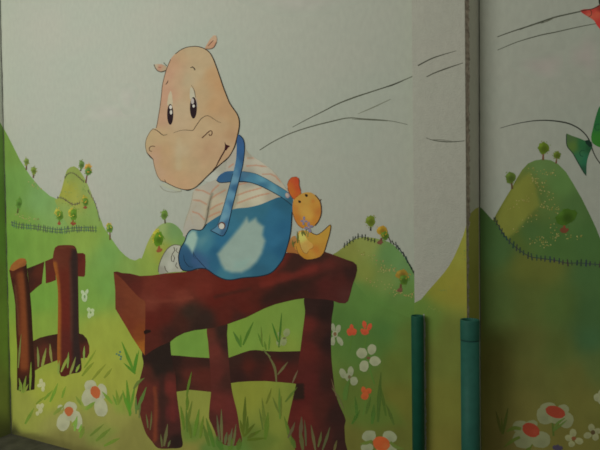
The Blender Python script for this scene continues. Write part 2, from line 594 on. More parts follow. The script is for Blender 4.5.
# right wall
h = thing('painted_hill', 'big rounded hill on the right wall with gold speckled paths', 'hill', 'R', (545, 268))
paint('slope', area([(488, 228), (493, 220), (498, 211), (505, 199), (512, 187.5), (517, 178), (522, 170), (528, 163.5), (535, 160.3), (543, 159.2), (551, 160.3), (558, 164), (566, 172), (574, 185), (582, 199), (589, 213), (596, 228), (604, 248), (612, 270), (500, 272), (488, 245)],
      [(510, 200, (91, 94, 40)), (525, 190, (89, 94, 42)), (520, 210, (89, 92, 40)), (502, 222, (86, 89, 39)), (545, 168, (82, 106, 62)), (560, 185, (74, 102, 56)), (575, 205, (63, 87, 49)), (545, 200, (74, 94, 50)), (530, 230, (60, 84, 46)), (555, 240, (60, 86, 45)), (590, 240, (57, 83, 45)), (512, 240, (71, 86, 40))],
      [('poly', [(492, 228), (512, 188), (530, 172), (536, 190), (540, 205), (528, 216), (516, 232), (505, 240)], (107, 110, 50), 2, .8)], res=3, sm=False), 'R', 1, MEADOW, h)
dots('stipple', [((528, 170), (556, 174)), ((530, 178), (548, 186)), ((534, 180), (552, 200)), ((515, 232), (545, 205)), ((540, 205), (560, 210)), ((536, 236), (552, 248)), ((528, 244), (580, 236)), ((505, 212), (530, 196)), ((552, 222), (558, 240))], h, 'R', 4, [(122, 116, 66), (136, 128, 82), (108, 98, 48)], 22, 2.6, 0.6)
md = thing('painted_meadow', 'dark green painted meadow below the curved fence on the right wall', 'meadow', 'R', (540, 480))
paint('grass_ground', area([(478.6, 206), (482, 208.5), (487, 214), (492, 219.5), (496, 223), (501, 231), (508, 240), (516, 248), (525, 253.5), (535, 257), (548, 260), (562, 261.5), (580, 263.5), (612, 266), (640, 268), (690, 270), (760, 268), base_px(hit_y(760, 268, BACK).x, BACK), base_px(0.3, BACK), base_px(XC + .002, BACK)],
      [(486, 225, (57, 81, 45)), (500, 250, (58, 82, 47)), (525, 265, (81, 86, 39)), (545, 268, (79, 84, 39)), (590, 275, (57, 82, 47)), (500, 300, (62, 77, 40)), (530, 300, (69, 79, 39)), (560, 305, (64, 81, 40)), (592, 310, (52, 76, 44)), (590, 340, (50, 77, 49)), (530, 345, (74, 77, 39)), (560, 350, (69, 79, 39)),  # greens dimmed: the wall's light falloff is partly put into their colour
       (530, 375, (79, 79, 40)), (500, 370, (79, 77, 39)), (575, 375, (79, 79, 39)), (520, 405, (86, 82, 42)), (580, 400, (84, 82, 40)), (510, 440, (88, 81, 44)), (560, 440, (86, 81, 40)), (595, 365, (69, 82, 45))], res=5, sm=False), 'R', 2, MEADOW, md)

# faint clouds in the sky paint
def cloud(label, plane, blobs, alb, edge):
    pcs = []
    for (x, y, rx, ry) in blobs:
        rings, n = 6, 20
        V, C = [(x, y)], [alb + (1.0,)]
        ph = random.random() * 6
        wob = [1 + .18 * math.sin(3 * 2 * math.pi * i / n + ph) + random.uniform(-.06, .06) for i in range(n)]
        for k in range(1, rings + 1):
            f = sstep(1 - k / rings)
            for i in range(n):
                t = 2 * math.pi * i / n
                V.append((x + rx * k / rings * math.cos(t) * wob[i], y + ry * k / rings * math.sin(t) * wob[i]))
                C.append(tuple(alb[q] * f + edge[q] * (1 - f) for q in range(3)) + (1.0,))
        Fc = [(0, 1 + i, 1 + (i + 1) % n) for i in range(n)]
        for k in range(rings - 1):
            for i in range(n):
                a0, a1 = 1 + k * n + i, 1 + k * n + (i + 1) % n
                Fc.append((a0, a0 + n, a1 + n, a1))
        pcs.append((V, Fc, C))
    o = paint('painted_cloud', pcs, plane, 0.6, raw=True)
    del o['_o']
    tag(o, label, 'cloud')


_EDGE = (0.577, 0.612, 0.495)
cloud('faint pale cloud smudge left of the hippo eyes', 'M', [(112, 113, 32, 10), (127, 97, 11, 16)], (0.625, 0.63, 0.525), _EDGE)
cloud('faint pinkish cloud at the top of the wall above the thin strings', 'M', [(300, 3, 62, 12)], (0.615, 0.62, 0.515), _EDGE)
cloud('faint pinkish cloud on the right wall under the two dark strings', 'R', [(545, 66, 30, 16), (586, 56, 20, 24)], (0.645, 0.605, 0.52), _EDGE)

# ------------------------------------------------------------------ little trees
def tree(label, plane, layer, blobs, trunk, trunk_rgb=(105, 85, 62), tw=1.3, root=None, group='little painted trees'):
    base = trunk[-1]
    t = thing('painted_tree', label, 'tree', plane, base, group)
    pcs = []
    dark = []
    for (x, y, rx, ry, rot, rgb) in blobs:
        rim = tuple(min(255, int(c * 1.18 + 8)) for c in rgb)
        core = tuple(int(c * .72) for c in rgb)
        pcs.append(ellipse(x, y, rx, ry, rgb, rot, [('dot', (x + rx * .15, y + ry * .2), min(rx, ry) * .8, core, .75), ('dot', (x - rx * .6, y - ry * .5), min(rx, ry) * .5, rim, .7)], res=max(0.8, min(rx, ry) / 3), n=16, wob=.12))
    tr = [stroke(trunk, tw, trunk_rgb, (0.8, 1.2), end_rgb=tuple(int(c * .9) for c in trunk_rgb))]
    if root:
        x, y, rx, ry, rgb = root
        tr.append(ellipse(x, y, rx, ry, rgb, wob=.25, n=9))
    paint('trunk', tr, plane, layer, parent=t)
    if len(pcs) > 1:
        for k, pc in enumerate(pcs):
            paint('crown', pc, plane, layer + 1 + k, parent=t)
    else:
        paint('crown', pcs, plane, layer + 1, parent=t)
    # stippled leaf edge
    leaf = []
    for (x, y, rx, ry, rot, rgb) in blobs:
        for i in range(12):
            a = random.random() * 6.283
            k = random.uniform(.85, 1.3)
            leaf.append(ellipse(x + rx * k * math.cos(a), y + ry * k * math.sin(a), .5, .5, random.choice([tuple(min(255, int(c * 1.15)) for c in rgb), (int(rgb[0] * 1.25), int(rgb[1] * 1.05), rgb[2])]), n=5))
    lf = paint('leaf_speckle', leaf, plane, layer + 4, parent=t)
    lf['kind'] = 'stuff'
    return t


A_, B_ = (120, 140, 72), (92, 128, 52)
tree('small faint tree, upper of two on the slope near the left corner', 'M', 8, [(26.5, 161.5, 2.3, 3.6, 0, A_)], [(26.5, 163), (26.2, 170)])
tree('small faint tree, lower of two on the slope near the left corner', 'M', 8, [(33.7, 170.5, 2.5, 3.9, 0, (118, 138, 62))], [(33.5, 173), (33.3, 178)])
tree('faint dark tree low on the left hill above the long fence', 'M', 8, [(19, 203, 2.8, 5.4, 8, (92, 130, 58))], [(18.3, 206), (17.5, 213)], (95, 95, 55))
tree('slim dark green tree at the tip of the peaked hill', 'M', 8, [(81.5, 164.7, 2.5, 4.1, 6, (100, 130, 70))], [(81, 168), (80.3, 171)])
tree('tree with orange topped crown and bent trunk by the peak', 'M', 8, [(87.8, 167.5, 3.2, 3.6, 0, (190, 150, 72)), (88.4, 171.3, 3.4, 3.8, 0, (92, 128, 58))], [(87.3, 174), (86.4, 178), (85.8, 183)], (120, 85, 78))
tree('red rooted tree high on the right flank of the peaked hill', 'M', 8, [(84.5, 199, 2.2, 3.2, 0, (160, 150, 60)), (85.5, 202, 2.7, 3.9, 0, B_)], [(85.4, 204), (85.2, 208)], (130, 72, 52), 1.5, (85.2, 207.5, 2.2, 1.3, (140, 82, 60)))
tree('red rooted tree, left of two just above the long fence', 'M', 8, [(57.5, 212, 2.6, 3.5, 0, (172, 168, 70)), (59.7, 215.5, 3.4, 5, 0, (96, 132, 50))], [(59.4, 219), (59.2, 225)], (135, 78, 55), 1.5, (59.2, 223.5, 1.8, 1.4, (150, 82, 58)))
tree('red rooted tree, right of two just above the long fence', 'M', 8, [(71, 212.5, 2.6, 4, 0, (172, 166, 66)), (73.6, 214.5, 3.2, 6, 4, (96, 134, 46))], [(73, 219), (72.8, 225.5)], (135, 78, 55), 1.6, (73, 223.3, 2.6, 1.7, (142, 76, 54)))
tree('lone tree on the downward slope right of the long fence', 'M', 8, [(108.8, 225.6, 2.4, 2.6, 0, (168, 160, 70)), (109.7, 228.4, 3, 4, 0, (98, 134, 58))], [(109.8, 231), (110, 240)], (112, 88, 62))
tree('small oval tree on the crest behind the shoe', 'M', 8, [(164.2, 214.8, 3.2, 4.8, 4, (100, 128, 60))], [(164.6, 218), (165.2, 223.5)], (88, 82, 55))
tree('big oval tree with red root left of the shoe', 'M', 8, [(155.8, 236, 3.8, 6.8, 8, (168, 164, 62)), (158.7, 239, 4.8, 7.4, 4, (88, 126, 34))], [(159, 246), (159.3, 252)], (140, 82, 56), 2.2, (159.3, 250.3, 3, 2.2, (142, 84, 56)))
tree('round green tree on the crest of the hill right of the duckling', 'M', 8, [(370.6, 221, 4.7, 5.4, 0, (96, 110, 38))], [(370.6, 225), (370.6, 230.8)], (52, 50, 42))
tree('yellow and green tree with reddish root at the hill crest', 'M', 8, [(382, 230.5, 5.4, 4.8, -12, (150, 118, 40)), (384.8, 235.7, 3.9, 4.2, 0, (78, 104, 38))], [(381.5, 238), (380.4, 243.5)], (98, 58, 48), 2.4, (380, 242.3, 3, 2, (104, 68, 56)))
tree('orange edged tree low on the hill left of the pipe', 'M', 8, [(402, 274.5, 6.4, 4.8, -10, (128, 104, 42)), (403.8, 279.8, 4.4, 5, -8, (72, 100, 36))], [(401, 284), (400, 292)], (90, 62, 46), 2.2, (399.8, 290, 3.2, 2.4, (98, 68, 54)))
tree('round spiky tree on the very top of the right wall hill', 'R', 5, [(543.6, 148, 5.6, 6, 0, (78, 96, 30))], [(543.3, 153), (543, 160)], (98, 66, 44), 1.7)
tree('smaller round tree just right of the hilltop tree', 'R', 5, [(557, 155, 3.7, 3.8, 0, (80, 94, 36))], [(556.6, 158), (556, 163.5)], (98, 66, 46), 1.3)
tree('round dark tree on the left flank of the right wall hill', 'R', 5, [(510.8, 177.6, 4.9, 5.8, 6, (74, 92, 38))], [(511.5, 182), (512.2, 189)], (82, 66, 44), 1.8)
tree('wide leaning tree with red root on the right wall slope', 'R', 5, [(566.4, 216.8, 10.6, 7.4, -20, (54, 80, 26))], [(564, 224), (565, 233)], (108, 58, 40), 2.4, (564.6, 230.5, 4.4, 2.8, (92, 54, 38)))

# ------------------------------------------------------------------ picket fences on the hills
def fence(label, plane, layer, path, n, ht, rgb, rails=(0,), pw=0.8, rw=0.7, jit=0.12, lean=0.0, group=None):
    P = smooth(path, False, 1.0)
    acc = [0]
    for i in range(1, len(P)):
        acc.append(acc[-1] + math.hypot(P[i][0] - P[i - 1][0], P[i][1] - P[i - 1][1]))
    t = thing('painted_fence', label, 'fence', plane, P[len(P) // 2], group)
    for r in rails:
        paint('rail', stroke([(x, y + r) for x, y in path], rw, rgb), plane, layer, parent=t)
    for k in range(n):
        d = acc[-1] * (k + .5) / n
        i = min(range(len(acc)), key=lambda q: abs(acc[q] - d))
        x, y = P[i]
        hh = ht * random.uniform(.75, 1.2)
        c = tuple(int(v * random.uniform(.8, 1.15)) for v in rgb)
        dx = random.uniform(-jit, jit) * hh + lean * hh
        paint('picket', stroke([(x + dx, y - hh * .55), (x - dx * .5, y + hh * .45)], pw * random.uniform(.8, 1.2), c, (.8, 1)), plane, layer + 1, parent=t)
    return t


fence('long grey blue picket fence at the foot of the left hill', 'M', 9, [(11, 223.5), (20, 226), (35, 227.5), (50, 230), (60, 231), (72, 229.5), (85, 229), (97, 229.5)], 36, 6.6, (76, 92, 84), (-1.5, 1.3), .65, .55)
fence('thin dark fence around the tip of the peaked hill', 'M', 9, [(64.5, 178), (67, 174.5), (70, 172.8), (74, 173.5), (79, 177.5), (84, 182)], 11, 2.2, (96, 92, 74), (0,), .5, .5)
fence('thin dark fence across the middle of the peaked hill', 'M', 9, [(57, 197.6), (62, 198), (67, 201), (71, 203.8), (75, 204.4), (80, 202.6)], 11, 2.8, (92, 84, 78), (0,), .55, .5)
fence('dotted fence running down the right edge of the peaked hill', 'M', 9, [(87.5, 190), (91, 195.5), (95, 203), (97.5, 211), (99.5, 221)], 11, 2.8, (112, 108, 92), (0,), .65, .25)
fence('black picket fence climbing the crest left of the yellow tree', 'M', 9, [(343, 246.5), (348, 243), (353, 239.5), (358, 236.5), (364, 237), (369, 239.5), (376, 241)], 11, 5.0, (44, 50, 44), (0,), .9, .35)
fence('black picket fence running down the crest right of the yellow tree', 'M', 9, [(389, 239.5), (394, 243.5), (399, 248.5), (403, 253.5), (407, 260), (411, 267), (415, 275)], 12, 5.8, (46, 54, 48), (0,), 1.0, .35, lean=-.2)
fence('dark picket fence curving along the foot of the right wall hill', 'R', 6, [(493.5, 217.5), (498, 225), (504, 235), (511, 243), (520, 250.5), (530, 256.5), (542, 258.5), (556, 260.5), (566, 263), (580, 263), (592, 264), (606, 265)], 29, 6.0, (44, 52, 50), (0,), 1.35, .8)

# ------------------------------------------------------------------ rail fence at the left
t = thing('painted_rail_fence', 'red brown two post log fence painted near the left corner', 'fence', 'M', (45, 390))
RB, RD, RO = (112, 60, 42), (62, 40, 34), (150, 86, 46)
paint('rail', area([(27, 268.5), (36, 265), (44.3, 261.6), (42.8, 274), (41.8, 283.5), (36, 288), (30, 293.5)], [(29, 268, (56, 36, 30)), (31, 284, (62, 36, 30)), (38, 272, (84, 42, 32)), (36, 286, (76, 38, 30))], res=2, sm=False), 'M', 7, WOODPAINT, t)
paint('rail', area([(45, 261.3), (54, 257.5), (56, 280), (51, 282), (45.8, 283.4), (45.6, 272)], [(47, 265, (90, 46, 36)), (52, 276, (96, 42, 34)), (52, 262, (92, 44, 34))], res=2, sm=False), 'M', 7, WOODPAINT, t)
paint('rail', area([(76, 253.2), (83, 253), (85.2, 254.5), (85.6, 262), (85, 275), (84, 276.8), (76, 276.2)], [(79, 260, (84, 38, 32)), (84, 262, (100, 42, 34)), (82, 274, (96, 42, 34))], res=2, sm=False), 'M', 7, WOODPAINT, t)
paint('rail', area([(32, 341.5), (40, 337.6), (48, 335.6), (58, 333.8), (58, 360), (50, 363), (42, 366), (34.5, 371)], [(36, 342, (62, 38, 30)), (50, 337, (58, 36, 30)), (45, 350, (90, 46, 36)), (56, 345, (62, 36, 30)), (36, 360, (84, 46, 36)), (52, 358, (80, 42, 34))], res=2, sm=False), 'M', 7, WOODPAINT, t)
paint('rail', area([(78, 333), (83, 334.6), (87, 339), (89.3, 346), (89.3, 353), (87, 357.8), (80, 358.3)], [(82, 338, (54, 36, 30)), (86, 350, (92, 44, 36)), (82, 350, (74, 38, 32))], res=2, sm=False), 'M', 7, WOODPAINT, t)
p = paint('post', area([(9.2, 270), (12, 266), (18, 264), (26.5, 264), (27.5, 275), (30, 292), (31.5, 310), (32.5, 330), (33.4, 345), (34.6, 362), (35, 375), (34.4, 389.5), (28, 390.6), (22, 392), (17, 390), (17, 372), (17.2, 350), (16, 330), (15.3, 305), (14, 295), (11.5, 282)],
      [(14, 275, (82, 41, 31)), (22, 272, (77, 38, 29)), (20, 300, (87, 43, 31)), (22, 330, (94, 46, 31)), (24, 360, (92, 44, 29)), (24, 388, (55, 33, 28))],
      [('line', [(21, 276), (24, 300), (25, 325), (24.5, 345), (24, 366)], (129, 69, 40), 6, .8), ('line', [(27.2, 266), (29.4, 292), (31, 320), (32.4, 345), (33.6, 370), (33.6, 388)], (49, 30, 25), 5.5, .95),
       ('line', [(13, 280), (16, 305), (17, 330), (18, 352), (18, 374), (19, 390)], (60, 33, 28), 2.6, .7), ('line', [(15, 285), (17.5, 310), (19, 335)], (119, 79, 52), 1.2, .5), ('poly', [(16, 382), (35, 380), (36, 394), (16, 394)], (44, 31, 28), 5, .8)], res=1.6, sm=False), 'M', 8, WOODPAINT, t)
paint('cut_top', area([(9.4, 270), (11, 265.5), (16, 260.5), (21, 258.2), (25, 258.6), (26.8, 262), (25.5, 265.5), (20, 267.5), (13, 271)], [(13, 267, (152, 94, 50)), (22, 261, (160, 98, 52)), (24, 264, (132, 80, 46))], res=2), 'M', 9, WOODPAINT, p)
paint('post', area([(53, 262), (53.6, 252), (55, 247.5), (58, 245.6), (66, 245), (74.5, 246), (77, 252), (78, 259), (78, 276), (78.4, 300), (78.8, 325), (79.5, 345), (80.8, 358), (81.2, 370.5), (76, 373), (70, 374), (65, 376.6), (61, 376.2), (59, 370), (57.4, 360), (57.2, 345), (57.8, 325), (58, 305), (57.8, 290), (56.3, 278)],
      [(57, 255, (103, 53, 40)), (64, 252, (90, 44, 34)), (64, 280, (98, 42, 32)), (65, 310, (99, 40, 32)), (66, 350, (88, 39, 34)), (64, 372, (81, 37, 30))],
      [('poly', [(72, 248), (78, 250), (79, 280), (80, 330), (82, 362), (80, 374), (73, 374), (72, 345), (71.6, 310), (71, 280), (70, 262)], (48, 37, 36), 3, .95),
       ('poly', [(70, 262), (73, 300), (72, 340), (70.5, 340), (70, 300)], (79, 61, 53), 2, .5),
       ('line', [(54.6, 264), (57.6, 285), (58.8, 310), (58.4, 340), (58.6, 364)], (153, 90, 40), 3.4, .85), ('line', [(60, 248), (68, 246.6), (74, 247.6)], (109, 61, 44), 1.6, .5)], res=1.5), 'M', 9, WOODPAINT, t)

# ------------------------------------------------------------------ bench
S1, S2, S3, DK = (98, 38, 30), (84, 32, 26), (66, 34, 30), (44, 30, 27)
t = thing('painted_bench', 'rough dark red wooden bench carrying the hippo and the duckling', 'bench', 'M', (240, 448))
for (nm, pts, cc) in [
    ('leg', [(208, 326), (226, 322), (227, 335), (228, 350), (229.6, 370), (231.5, 388), (234, 400), (237, 412), (239.5, 428), (241.5, 442), (232, 446), (219, 442), (215, 432), (211.5, 424), (209, 418), (209.6, 406), (211, 391), (210.6, 375), (209.4, 358), (208.3, 344)],
     [(212, 335, (92, 46, 38)), (220, 333, (46, 34, 30)), (226, 345, (52, 34, 32)), (216, 350, (98, 46, 40)), (217, 375, (86, 40, 36)), (227, 380, (62, 36, 32)), (219, 405, (94, 42, 38)), (230, 410, (90, 40, 38)), (228, 435, (88, 42, 36)), (213, 420, (72, 38, 34))]),
    ('leg', [(306, 296), (332, 298), (331.6, 320), (331, 340), (331.4, 358), (333, 375), (335, 390), (338.5, 403), (343, 413), (345.6, 420.5), (344.4, 426), (345, 440), (346, 466), (302, 466), (294, 442), (289.5, 435), (287.4, 426), (289.6, 413), (293, 398), (296, 384), (298, 368), (300.5, 349), (302.6, 332), (305, 313)],
     [(312, 308, (46, 30, 28)), (325, 312, (38, 27, 25)), (308, 325, (88, 36, 32)), (308, 350, (82, 34, 30)), (320, 335, (58, 32, 28)), (328, 340, (38, 27, 26)), (326, 380, (48, 29, 26)), (312, 380, (76, 32, 30)), (300, 400, (76, 30, 28)), (305, 415, (86, 34, 30)), (320, 410, (66, 32, 28)), (335, 415, (44, 28, 26)), (340, 440, (46, 29, 27)), (308, 440, (82, 34, 30)), (325, 440, (62, 31, 28)), (295, 430, (80, 34, 30))]),
]:
    paint(nm, area(pts, cc, [('poly', [(293.5, 384), (304, 383.5), (304.6, 399.5), (293, 400)], (38, 28, 24), .8, .9)], res=2.0), 'M', 8, WOODPAINT, t)
paint('stretcher', [area([(168, 355), (180, 355.8), (192, 357), (216, 358.4), (216, 392.4), (200, 390.8), (190, 389.8), (177, 391.6), (168, 392)],
                         [(175, 360, DK), (175, 380, (48, 32, 28)), (190, 362, (60, 34, 30)), (190, 375, (84, 40, 34)), (204, 375, (82, 38, 32)), (205, 360, (54, 34, 30)), (184, 388, (66, 38, 32))], res=2.2, sm=False),
                    area([(222, 359), (228, 358), (235, 355.5), (243, 352.5), (250, 350.4), (256, 350), (265, 351), (280, 351.6), (304, 351), (300, 384.5), (290, 383), (278, 382), (265, 381), (250, 381.2), (238, 382), (222, 384.5)],
                         [(235, 360, (54, 34, 30)), (260, 355, (50, 32, 28)), (285, 355, (48, 31, 28)), (250, 368, (78, 34, 28)), (280, 368, (78, 32, 28)), (240, 376, (48, 30, 28)), (270, 378, (72, 32, 28)), (294, 378, (74, 32, 28)), (255, 372, (54, 31, 28))], res=2.2, sm=False)], 'M', 7, WOODPAINT, t)
paint('leg', area([(144, 350), (172, 338), (170.2, 342), (171, 354), (173, 364), (175.4, 374), (176.4, 391), (178, 405), (180, 419), (181.2, 434), (182, 446.6), (170, 448.4), (158, 448), (152, 441.5), (146, 433.5), (141.4, 420), (139.2, 411), (135.4, 400), (136.3, 394), (140, 378.5), (143.4, 364)],
      [(150, 358, DK), (160, 350, (42, 32, 28)), (168, 360, (38, 30, 27)), (160, 370, (44, 34, 30)), (146, 372, (76, 40, 34)), (146, 390, (90, 42, 36)), (142, 402, (88, 42, 36)), (150, 420, (90, 43, 36)), (148, 405, (88, 42, 36)), (153, 436, (84, 42, 35)), (162, 400, (60, 36, 32)), (162, 425, (64, 36, 34)), (169, 388, (98, 42, 38)), (172, 412, (86, 38, 38)), (173, 428, (66, 36, 34)), (176, 441, (40, 30, 28)), (160, 442, (72, 42, 36)), (172, 375, (78, 38, 34))],
      [('poly', [(147, 356), (170, 342), (176, 374), (168, 372), (161, 378), (154, 370)], (40, 31, 28), 3, .8), ('line', [(161.5, 376), (162.5, 400), (163, 425), (162, 440)], (56, 35, 32), 4, .8), ('line', [(154.5, 388), (156, 402), (155.5, 420), (155, 440)], (122, 60, 40), 2.6, .7), ('line', [(170, 384), (172, 402), (173, 420)], (98, 42, 38), 4, .5)], res=2), 'M', 10, WOODPAINT, t)
st = paint('seat', area([(113.6, 272), (117, 271.4), (122, 273), (130, 273.5), (140, 276), (152, 275.4), (165, 273.5), (185, 272), (205, 268), (240, 262), (278, 254), (292, 252), (310, 250.5), (323, 251.3), (330, 253.5), (338, 256.5), (346, 259.5), (353, 261.8), (356.6, 265), (357, 270), (355.4, 277), (352.5, 285), (350, 295), (348, 301), (345, 303.4), (339, 303), (332, 300.5), (325, 299.3), (315, 299), (306, 298), (296, 299.3), (286, 301.5), (275, 304.3), (264, 308.5), (255, 313), (246, 317.5), (236, 321), (226, 324.6), (214, 327.6), (202, 329.4), (194, 330.3), (184, 333), (176, 337), (170.5, 341.5), (160, 346), (152, 350.5), (144.6, 356), (138, 346), (132, 337), (126, 326.5), (115.4, 308.8), (115.2, 290)],
      [(135, 285, (88, 38, 32)), (130, 280, (78, 38, 32)), (150, 285, (104, 46, 36)), (160, 290, (104, 44, 36)), (180, 282, (96, 38, 30)), (182, 296, (112, 52, 42)), (150, 302, (110, 52, 42)), (205, 290, (104, 42, 34)), (230, 284, (92, 34, 27)), (215, 300, (86, 32, 26)), (245, 295, (84, 34, 28)), (270, 280, (96, 36, 29)), (285, 272, (96, 38, 32)), (330, 266, (84, 38, 34)), (310, 270, (88, 36, 32)),
       (150, 320, (88, 34, 28)), (165, 315, (84, 34, 28)), (150, 340, (80, 36, 30)), (190, 312, (54, 40, 34)), (180, 322, (66, 36, 30)), (205, 318, (50, 36, 32)), (225, 314, (82, 34, 28)), (245, 308, (82, 32, 26)), (255, 300, (74, 32, 26)), (280, 290, (52, 31, 27)), (270, 298, (58, 31, 27)), (295, 285, (50, 30, 26)), (300, 275, (76, 33, 29)), (310, 290, (56, 30, 27)), (325, 285, (72, 32, 30)), (340, 280, (68, 32, 29)), (350, 272, (48, 30, 28)), (346, 296, (72, 38, 36)), (330, 297, (70, 33, 31)), (335, 272, (58, 31, 28)),
       (240, 318, (62, 34, 30)), (200, 327, (48, 34, 30)), (172, 334, (58, 34, 30))],
      [('poly', [(284, 266), (292, 253), (305, 250), (325, 251), (332, 256), (322, 262), (308, 264), (300, 268), (294, 273), (284, 272), (278, 272)], (52, 33, 29), 4, .85),
       ('poly', [(322, 251), (354, 262), (350, 268), (335, 262)], (66, 36, 31), 3, .6),
       ('poly', [(260, 300), (275, 288), (300, 280), (318, 274), (330, 271), (318, 280), (300, 290), (285, 297), (262, 306)], (46, 30, 26), 5, .7),
       ('line', [(147, 302), (160, 301.5), (176, 300), (192, 298)], (118, 58, 46), 2, .55), ('line', [(215, 297), (235, 292), (250, 289)], (62, 34, 28), 2.5, .6),
       ('line', [(262, 285), (290, 277), (315, 268)], (108, 42, 36), 4, .5)], res=2, sm=False), 'M', 11, WOODPAINT, t)
paint('end_face', area([(114, 272.6), (118, 275.2), (124, 281), (131, 289), (138, 296.4), (145.4, 301.6), (145.4, 316), (145, 332), (144.6, 355), (138, 346), (132, 337), (126, 326.5), (115.6, 308.6), (115.2, 290)],
      [(117, 280, (108, 54, 38)), (119, 300, (104, 52, 38)), (128, 295, (114, 58, 40)), (135, 310, (112, 56, 38)), (142, 308, (116, 62, 42)), (130, 325, (112, 54, 36)), (140, 332, (120, 62, 34)), (143, 350, (150, 88, 36))], res=2, sm=False), 'M', 12, WOODPAINT, st)
paint('knot', area([(143.5, 331.5), (146, 329.5), (150.5, 330), (151, 332), (147, 333.5), (144.6, 334.5)], (40, 26, 22)), 'M', 13, WOODPAINT, st)

# ------------------------------------------------------------------ hippo
INK, INK2 = (44, 36, 32), (76, 60, 48)
t = thing('painted_hippo', 'cartoon hippo in striped shirt and blue overalls sitting on the bench', 'hippo', 'M', (230, 280))
SK, SKP, SKO, SKL = (190, 158, 124), (190, 146, 118), (180, 138, 94), (186, 170, 136)
# shirt
SH = (168, 161, 140)
stripes = [[(194.5, 189.5), (203, 190.7), (210.5, 194.4)], [(193.3, 200), (200, 200.7), (206.5, 204.3)], [(192.5, 211.7), (198.7, 213.7), (204.5, 219.5)],
           [(211.3, 192.3), (214.7, 188.3), (218.7, 185)], [(210, 199.7), (216, 195), (225.3, 190)], [(210, 209.7), (216, 205.7), (222.7, 203)], [(207.3, 217.7), (213.3, 214.3), (220, 211.7)],
           [(236.7, 195.5), (246.7, 191.7), (261, 188)], [(237.3, 203.3), (249.3, 198.7), (260, 195.2), (269.3, 193.3)], [(238, 184.7), (246.7, 182.7)], [(228.7, 167.3), (233.3, 164)],
           [(247.5, 158.2), (255, 158)], [(246.8, 166), (256, 165.3), (266.5, 166.7)], [(262.7, 174.3), (270.7, 174), (276, 176.7), (280.4, 182)]]
sh = paint('shirt', area([(216, 168), (224, 160), (230, 154.5), (236, 147), (239, 143), (243.5, 144.5), (247, 151.5), (253, 156.6), (259, 160.4), (265, 164.7), (270.5, 169), (275.5, 174), (281, 181), (286, 188.5), (290, 194), (286, 200), (278.7, 197.6), (268, 202), (260, 205), (248, 208), (234.7, 211), (222, 217), (206.7, 227), (205.5, 222), (202, 230), (196, 230.5), (191, 230), (185, 236.5), (183, 236), (183.6, 227), (186, 218), (189.4, 208), (191.6, 199), (193.2, 191.5), (198, 187.4), (208, 182)],
      [(245, 150, (171, 164, 155)), (262, 170, (180, 174, 164)), (280, 186, (169, 161, 150)), (255, 196, (188, 180, 164)), (240, 200, (182, 174, 157)), (275, 196, (163, 153, 139)), (245, 206, (171, 163, 146)), (216, 200, (182, 170, 152)), (222, 190, (160, 154, 143)), (213, 213, (171, 157, 137)), (200, 195, (178, 170, 159)), (197, 215, (171, 164, 155)), (188, 228, (167, 161, 155)), (210, 187, (167, 161, 155)), (226, 165, (167, 161, 155)), (250, 178, (150, 146, 139))],
      [('line', s, (176, 120, 98), .95, .75) for s in stripes]
      + [('line', [(212, 194), (209.5, 203), (208, 212), (206, 222)], (126, 120, 108), 2.2, .7), ('line', [(244, 147), (246.5, 154), (250, 157)], (138, 134, 122), 3, .5), ('line', [(189, 205), (187, 220)], (176, 160, 140), 1, .4),
         ('line', [(193, 224), (190, 212), (196, 206)], (172, 150, 130), .8, .35), ('line', [(237, 185), (236, 200), (232, 210)], (136, 132, 118), 3, .6)], res=1.1), 'M', 12, ACRYLIC, t)
paint('sleeve_crease', [stroke([(211.5, 196), (209.4, 203), (208.2, 211), (206, 222), (202.5, 229)], .9, (96, 90, 80), (.3, .8)), stroke([(209, 205), (206.8, 211)], .8, (110, 102, 92), (.3, .3)),
                        stroke([(193.2, 192), (191.8, 200), (189.6, 209), (186, 219), (183.6, 228)], .5, (150, 146, 132))], 'M', 13, ACRYLIC, sh)
paint('collar', area([(203.5, 179.5), (209, 175), (215, 170.4), (221, 166), (226.5, 160.5), (226, 166), (224, 172.5), (219, 177), (212.5, 181), (206, 182)], [(210, 178, (176, 178, 174)), (224, 165, (158, 155, 147))], res=2), 'M', 14, ACRYLIC, sh)
paint('under_chin', [area([(161, 184), (166, 187.5), (173, 190), (181, 191.6), (181, 188), (170, 184)], (172, 173, 158)), stroke([(159.8, 185.5), (163, 189.5), (169, 191.6), (176, 192), (181.5, 191)], .5, (140, 136, 124))], 'M', 12, ACRYLIC, t)  # pale thinly outlined shape under the chin

